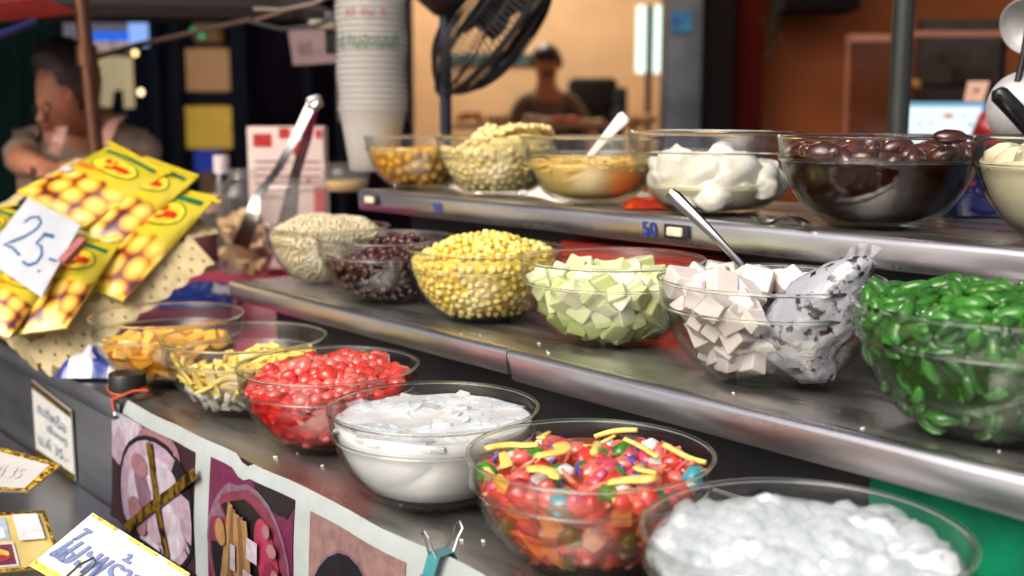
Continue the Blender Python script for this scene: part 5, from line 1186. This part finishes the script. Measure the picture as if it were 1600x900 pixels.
# cables and a hanging price board
for k, (pts, lb_) in enumerate((([(396, 14, 2.9), (440, 16, 2.9), (490, 6, 2.9), (530, -14, 2.9)], 'pale cable drooping left of the cup stack, upper one'), ([(390, 34, 2.9), (440, 46, 2.9), (492, 40, 2.9), (540, 20, 2.9)], 'dark cable drooping left of the cup stack, lower one'), ([(398, 32, 3.0), (470, 10, 3.0), (520, -6, 3.0)], 'reddish cable crossing behind the cup stack'))):
    tag(MB().tube([at(x, y, F=f) for x, y, f in pts], .005, 8).build('cable', pm('cable_%d' % k, [(.25, .2, .16, 1), (.012, .012, .014, 1), (.16, .07, .04, 1)][k], .5)), lb_, 'cable')
e = empty('power_strip', at(500, 38, F=2.9), 0, 'cream power plug hanging on the dark cable', 'plug'); cbox('plug_body', 482, 30, 522, 46, 2.9, .03, pm('cream_plastic', rgb(150, 146, 120), .5), e, .006); cbox('socket_block', 508, 18, 528, 84, 2.95, .04, BLKM, e, .004)
e = card('hanging_price_board', 'pinkish paper board with a price hanging in the dark', ((458, 102), (526, 98), (522, 44), (450, 48)), lambda px, py: at(px, py, F=3.4), None, [('80.-', .42, .45, .5, .4, ink(90, 70, 76), 0, 0)], 'sign', pm('pink_paper', rgb(150, 126, 126), .7))
MB().tube([at(480, 48, F=3.41), at(486, -60, F=3.41)], .003, 6).build('cord', BLKM, e)

# unseen roof, added to shade everything behind the stand
rf = empty('added_shade_roof', loc(0, 8, 0), 0, 'unseen corrugated roof added to shade the lane behind the stand', 'roof')
MR = frame((0, 0, 0), RGT, FWD, UP); m = MB(); vs = []; fs = []
for i in range(141):
    l = -7 + 14*i/140; z = 3.5 + .025*math.sin(i*1.571)
    f0_ = 1.5 if l < -.6 else 2.35; vs += [(l, f0_, z), (l, 14, z+.5), (l, 14, z+.506), (l, f0_, z+.006)]
for i in range(140):
    for k in range(4): fs.append((i*4+k, i*4+(k+1) % 4, (i+1)*4+(k+1) % 4, (i+1)*4+k))
m.add([MR @ Vector(v) for v in vs], fs); m.build('roof_sheet', pm('roof_metal', (.18, .18, .19, 1), .6), rf)
for l in (-6.8, 6.8):
    for f in (2.5, 13.5): MB().tube([MR @ Vector((l, f, 0)), MR @ Vector((l, f, 3.6))], .05, 10).build('roof_post', BLKM, rf)
for l, n_ in ((-7, 'lane_wall'), (7, 'lane_wall')):
    tag(MB().box((l-.1 if l < 0 else l, 4, 0), (l if l < 0 else l+.1, 14, 3.5), 0, MR).build(n_, NAVY), 'dark side wall of the market lane on the %s' % ('left' if l < 0 else 'right'), 'wall')
tag(MB().box((-7, 14, 0), (7, 14.1, 4), 0, MR).build('lane_wall', NAVY), 'dark wall closing the market lane at the back', 'wall')

# ------------------------------------------------------------------ people
def skin(name, verts, edges, mat, parent, sub=2, M=Matrix.Identity(4)):
    me = bpy.data.meshes.new(name); me.from_pydata([v[0] for v in verts], edges, []); o = bpy.data.objects.new('tmp', me); COL.objects.link(o)
    o.modifiers.new('s', 'SKIN'); md = o.modifiers.new('ss', 'SUBSURF'); md.levels = sub; md.render_levels = sub
    for i, v in enumerate(verts): me.skin_vertices[0].data[i].radius = v[1] if isinstance(v[1], tuple) else (v[1], v[1])
    me.skin_vertices[0].data[0].use_root = True
    bpy.context.view_layer.update(); nm = bpy.data.meshes.new_from_object(o.evaluated_get(bpy.context.evaluated_depsgraph_get())); bpy.data.objects.remove(o)
    nm.transform(M); nm.materials.clear(); nm.materials.append(mat); nm.polygons.foreach_set('use_smooth', [True]*len(nm.polygons)); nm.name = name
    return mesh_obj(name, nm, parent)
SKIN_ = pm('skin_tone', rgb(186, 124, 96), .5, sss=.15, nscale=30, var=.1); HAIR = pm('dark_hair', (.012, .010, .009, 1), .5, nscale=60)
def chain(V, E, start, pts):
    i = start
    for p in pts: V.append(p); E.append((i, len(V)-1)); i = len(V)-1
    return i
def person(label, M, lean, head_c, head_f, arms, shirt, hair, hs=1.0, extra=None):
    """built in a local frame: x right, y away from the viewer, z up; M places it"""
    e = empty('person', M.translation, 0, label, 'person'); V = [((0, 0, .95), (.15, .11))]; E = []
    wai = lean(1.12); ch = lean(1.30); nb = lean(1.45)
    chain(V, E, 0, [(wai, (.14, .10)), (ch, (.17, .115)), (nb, (.075, .065))]); CH = 2; NB = 3
    hc = Vector(head_c); nk = Vector(nb).lerp(hc, .38)
    chain(V, E, NB, [(tuple(nk), .068), (tuple(hc + Vector((0, 0, -.05)) + Vector(head_f)*.02), (.085*hs, .09*hs)), (tuple(hc + Vector((0, 0, .02))), (.10*hs, .115*hs)), (tuple(hc + Vector((0, 0, .085*hs)) - Vector(head_f)*.01), (.085*hs, .095*hs))])
    for s_, arm in zip((-1, 1), arms):
        sh_ = Vector(nb) + Vector((s_*.17, 0, -.05)); V.append((tuple(sh_), .058)); E.append((NB, len(V)-1)); i = len(V)-1
        i = chain(V, E, i, [(arm[0], .046), (tuple((Vector(arm[0])+Vector(arm[1]))/2), .040), (arm[1], .028)])
        w = Vector(arm[1]); d = (w-Vector(arm[0])).normalized(); i = chain(V, E, i, [(tuple(w + d*.05), (.034, .02))])
        sd = d.cross(Vector((0, 0, 1))).normalized()
        for k, (off, ln) in enumerate(((-.028, .07), (-.009, .08), (.010, .075), (.028, .06))):
            p = w + d*.085 + sd*off; chain(V, E, i, [(tuple(p), .010), (tuple(p + d*ln*.5 + Vector((0, 0, -.008))), .009), (tuple(p + d*ln + Vector((0, 0, -.025))), .007)])
        p = w + d*.03 - sd*.035*s_; chain(V, E, i-0, [(tuple(p), .011), (tuple(p + d*.03 - sd*.018*s_), .010), (tuple(p + d*.055 - sd*.02*s_), .008)])
    for s_ in (-1, 1): chain(V, E, 0, [((s_*.09, 0, .86), .085), ((s_*.10, -.01, .48), .055), ((s_*.10, .02, .09), .038), ((s_*.10, -.1, .04), .035)])
    skin('body', V, E, SKIN_, e, 1, M)
    T = [((0, 0, .88), (.175, .13))]; TE = []
    chain(T, TE, 0, [(wai, (.165, .125)), (ch, (.195, .14)), (tuple(Vector(nb)-Vector((0, 0, .03))), (.10, .085))])
    for s_, arm in zip((-1, 1), arms):
        sh_ = Vector(nb) + Vector((s_*.17, 0, -.05)); el = Vector(arm[0]); T.append((tuple(sh_), .075)); TE.append((3, len(T)-1)); chain(T, TE, len(T)-1, [(tuple(sh_.lerp(el, .5)), .068), (tuple(sh_.lerp(el, .85)), .066)])
    skin('shirt', T, TE, shirt, e, 1, M)
    skin('trousers', [((0, 0, .92), (.17, .13)), ((-.09, 0, .84), .10), ((-.10, -.01, .48), .075), ((-.10, .02, .10), .06), ((.09, 0, .84), .10), ((.10, -.01, .48), .075), ((.10, .02, .10), .06)], [(0, 1), (1, 2), (2, 3), (0, 4), (4, 5), (5, 6)], pm('dark_trousers', (.02, .02, .028, 1), .8), e, 1, M)
    hf = Vector(head_f); side = hf.cross(Vector((0, 0, 1))).normalized()
    o = bpy.data.objects.new('hair', hair(hc, hf)); COL.objects.link(o); o.parent = e; o.matrix_basis = Matrix.Translation(-e.location) @ M
    for s_ in (-1, 1):
        m = MB().lathe([(0, -.008), (.011, -.006), (.013, 0), (.011, .006), (0, .008)], 12, M @ frame(hc + side*s_*.032*hs + hf*.083*hs + Vector((0, 0, .012)), side, Vector((0, 0, 1)), hf)); m.build('eye', HAIR, e)
        MB().lathe([(0, -.01), (.02, -.008), (.03, 0), (.02, .008), (0, .01)], 12, M @ frame(hc + side*s_*.078*hs, hf, Vector((0, 0, 1)), side)).build('ear', SKIN_, e)
    MB().tube([M @ (hc + hf*.090*hs + Vector((0, 0, .015))), M @ (hc + hf*.112*hs + Vector((0, 0, -.02))), M @ (hc + hf*.095*hs + Vector((0, 0, -.03)))], [.008, .014, .010], 8).build('nose', SKIN_, e)
    MB().tube([M @ (hc + hf*.088*hs - side*.024 + Vector((0, 0, -.055))), M @ (hc + hf*.094*hs + Vector((0, 0, -.055))), M @ (hc + hf*.088*hs + side*.024 + Vector((0, 0, -.055)))], .006, 6).build('mouth', pm('lips', rgb(130, 60, 56), .5), e)
    if extra: extra(e, M, hc, hf, side)
    return e
HAIRW = pm('brown_hair', (.045, .030, .024, 1), .55, nscale=60)
def hair_cap(short=True, hs=1.0):
    def f(hc, hf):
        bm = bmesh.new(); bmesh.ops.create_icosphere(bm, subdivisions=3, radius=.130*hs)
        for v in bm.verts:
            c = v.co; fr = c.dot(hf)/(.1*hs); k = 1 + .06*noise.noise(c*40)
            lowcut = -.05 if fr < .35 else .03
            if short and c.z < lowcut: k = .72
            if not short and fr > .45 and c.z < .04*hs: k = .70
            v.co = Vector((c.x*.93, c.y*1.02, c.z*(1.12 if c.z > 0 else (.9 if short else 1.25))))*k + hc + Vector((0, 0, .025)) - hf*.012
        me = bpy.data.meshes.new('hair'); bm.to_mesh(me); bm.free(); me.materials.append(HAIR if short else HAIRW); me.polygons.foreach_set('use_smooth', [True]*len(me.polygons)); return me
    return f
pM = at(855, 300, F=8.6); Mm = frame((pM.x, pM.y, 0), RGT, FWD, UP)
def beard(e, M, hc, hf, side):
    m = MB(); m.lathe([(0, -.075), (.03, -.07), (.055, -.05), (.066, -.02), (.066, .005)], 20, M @ frame(hc + Vector((0, 0, -.03)) + hf*.028, side, hf, Vector((0, 0, 1)))); m.build('face_mask', pm('black_mask', (.012, .012, .014, 1), .8), e)
person('man in a grey T-shirt and dark face mask standing before the tan wall', Mm, lambda z: (0, 0, z), (-.01, -.02, 1.655), (0, -1, 0), (((-.32, -.04, 1.13), (-.24, -.28, 1.02)), ((.33, -.05, 1.15), (.30, -.30, 1.03))), pm('grey_shirt', rgb(112, 92, 82), .8), hair_cap(True), extra=beard)
pW = at(130, 300, F=3.6); Mw = frame((pW.x, pW.y, 0), RGT, FWD, UP)
def apron(e, M, hc, hf, side):
    AP = pm('apron_strap', rgb(226, 176, 156), .8)
    for pts in (((84, 240, 3.2), (90, 222, 3.18), (97, 200, 3.2), (112, 190, 3.3)), ((158, 240, 3.22), (166, 215, 3.2), (176, 192, 3.24), (190, 180, 3.34))):
        strip(MB(), [at(x, y, F=f) for x, y, f in pts], .016, RGT, .003).build('apron_strap', AP, e)
    m = MB(); vs = []; fs = []
    for j in range(7):
        for i in range(9): u = i/8-.5; vs.append(loc(-1.16 + u*(.22+.02*j), 3.16 + .012*j + .12*u*u, 1.16-.05*j))
    for j in range(6):
        for i in range(8): fs.append((j*9+i, j*9+i+1, (j+1)*9+i+1, (j+1)*9+i))
    m.add(vs, fs); m.build('apron_bib', pm('apron_cloth', rgb(150, 112, 104), .8), e, ang=180)
    for s_ in (-1, 1): MB().tube([M @ (hc + hf*.085 + side*(s_*.028 + .022*math.cos(t)) + Vector((0, 0, .008 + .017*math.sin(t)))) for t in [2*math.pi*k/16 for k in range(16)]], .003, 5, closed=True).build('spectacle_rim', BLKM, e)
hfw = Vector((-.50, -.52, -.70)).normalized(); MwI = Mw.inverted()
hcw = MwI @ at(97, 142, F=3.22); nbw = MwI @ at(134, 208, F=3.38); w0 = Vector((0, 0, .95))
person('bent woman with glasses and grey top working at the left edge', Mw, lambda z: tuple(w0.lerp(nbw, (z-.95)/.5)), tuple(hcw), hfw, ((tuple(MwI @ at(34, 252, F=3.25)), tuple(MwI @ at(66, 262, F=3.1))), (tuple(MwI @ at(212, 262, F=3.3)), tuple(MwI @ at(130, 262, F=3.08)))), pm('taupe_top', rgb(150, 128, 112), .8), hair_cap(False, .80), hs=.80, extra=apron)
e = empty('work_table', loc(-1.5, 2.9, 0), 0, 'dark work table in front of the bent woman', 'table'); MB().box((-2.3, 2.75, .90), (-.9, 3.2, .93), .004, MR).build('table_top', pm('dark_table', (.03, .03, .035, 1), .5), e)
for l in (-2.25, -.95):
    for f in (2.8, 3.15): MB().box((l-.02, f-.02, 0), (l+.02, f+.02, .9), 0, MR).build('leg', BLKM, e)

# spilled crumbs and drops on the shelves
rnd = random.Random(31); m = MB()
for k in range(20):
    if k < 12: p = Vector((rnd.uniform(-1.2, -.35), rnd.uniform(.90, .96), Z2+.0012))
    else: p = Vector((rnd.uniform(-1.3, -.6), rnd.uniform(.63, .68), Z1+.0012))
    s_ = rnd.uniform(.001, .003); a = rnd.uniform(0, 6)
    m.mat((F_TARO, F_MELON, pm('water_drop', rgb(200, 205, 210), .05, coat=1))[k % 3])
    m.box((-s_, -s_*.6, -.001), (s_, s_*.6, s_*.5), s_*.2, Matrix.Translation(p) @ Matrix.Rotation(a, 4, 'Z'))
tag(m.build('spilled_crumbs', None), 'crumbs and drops spilled along the shelf edges', 'crumbs', None, 'stuff')
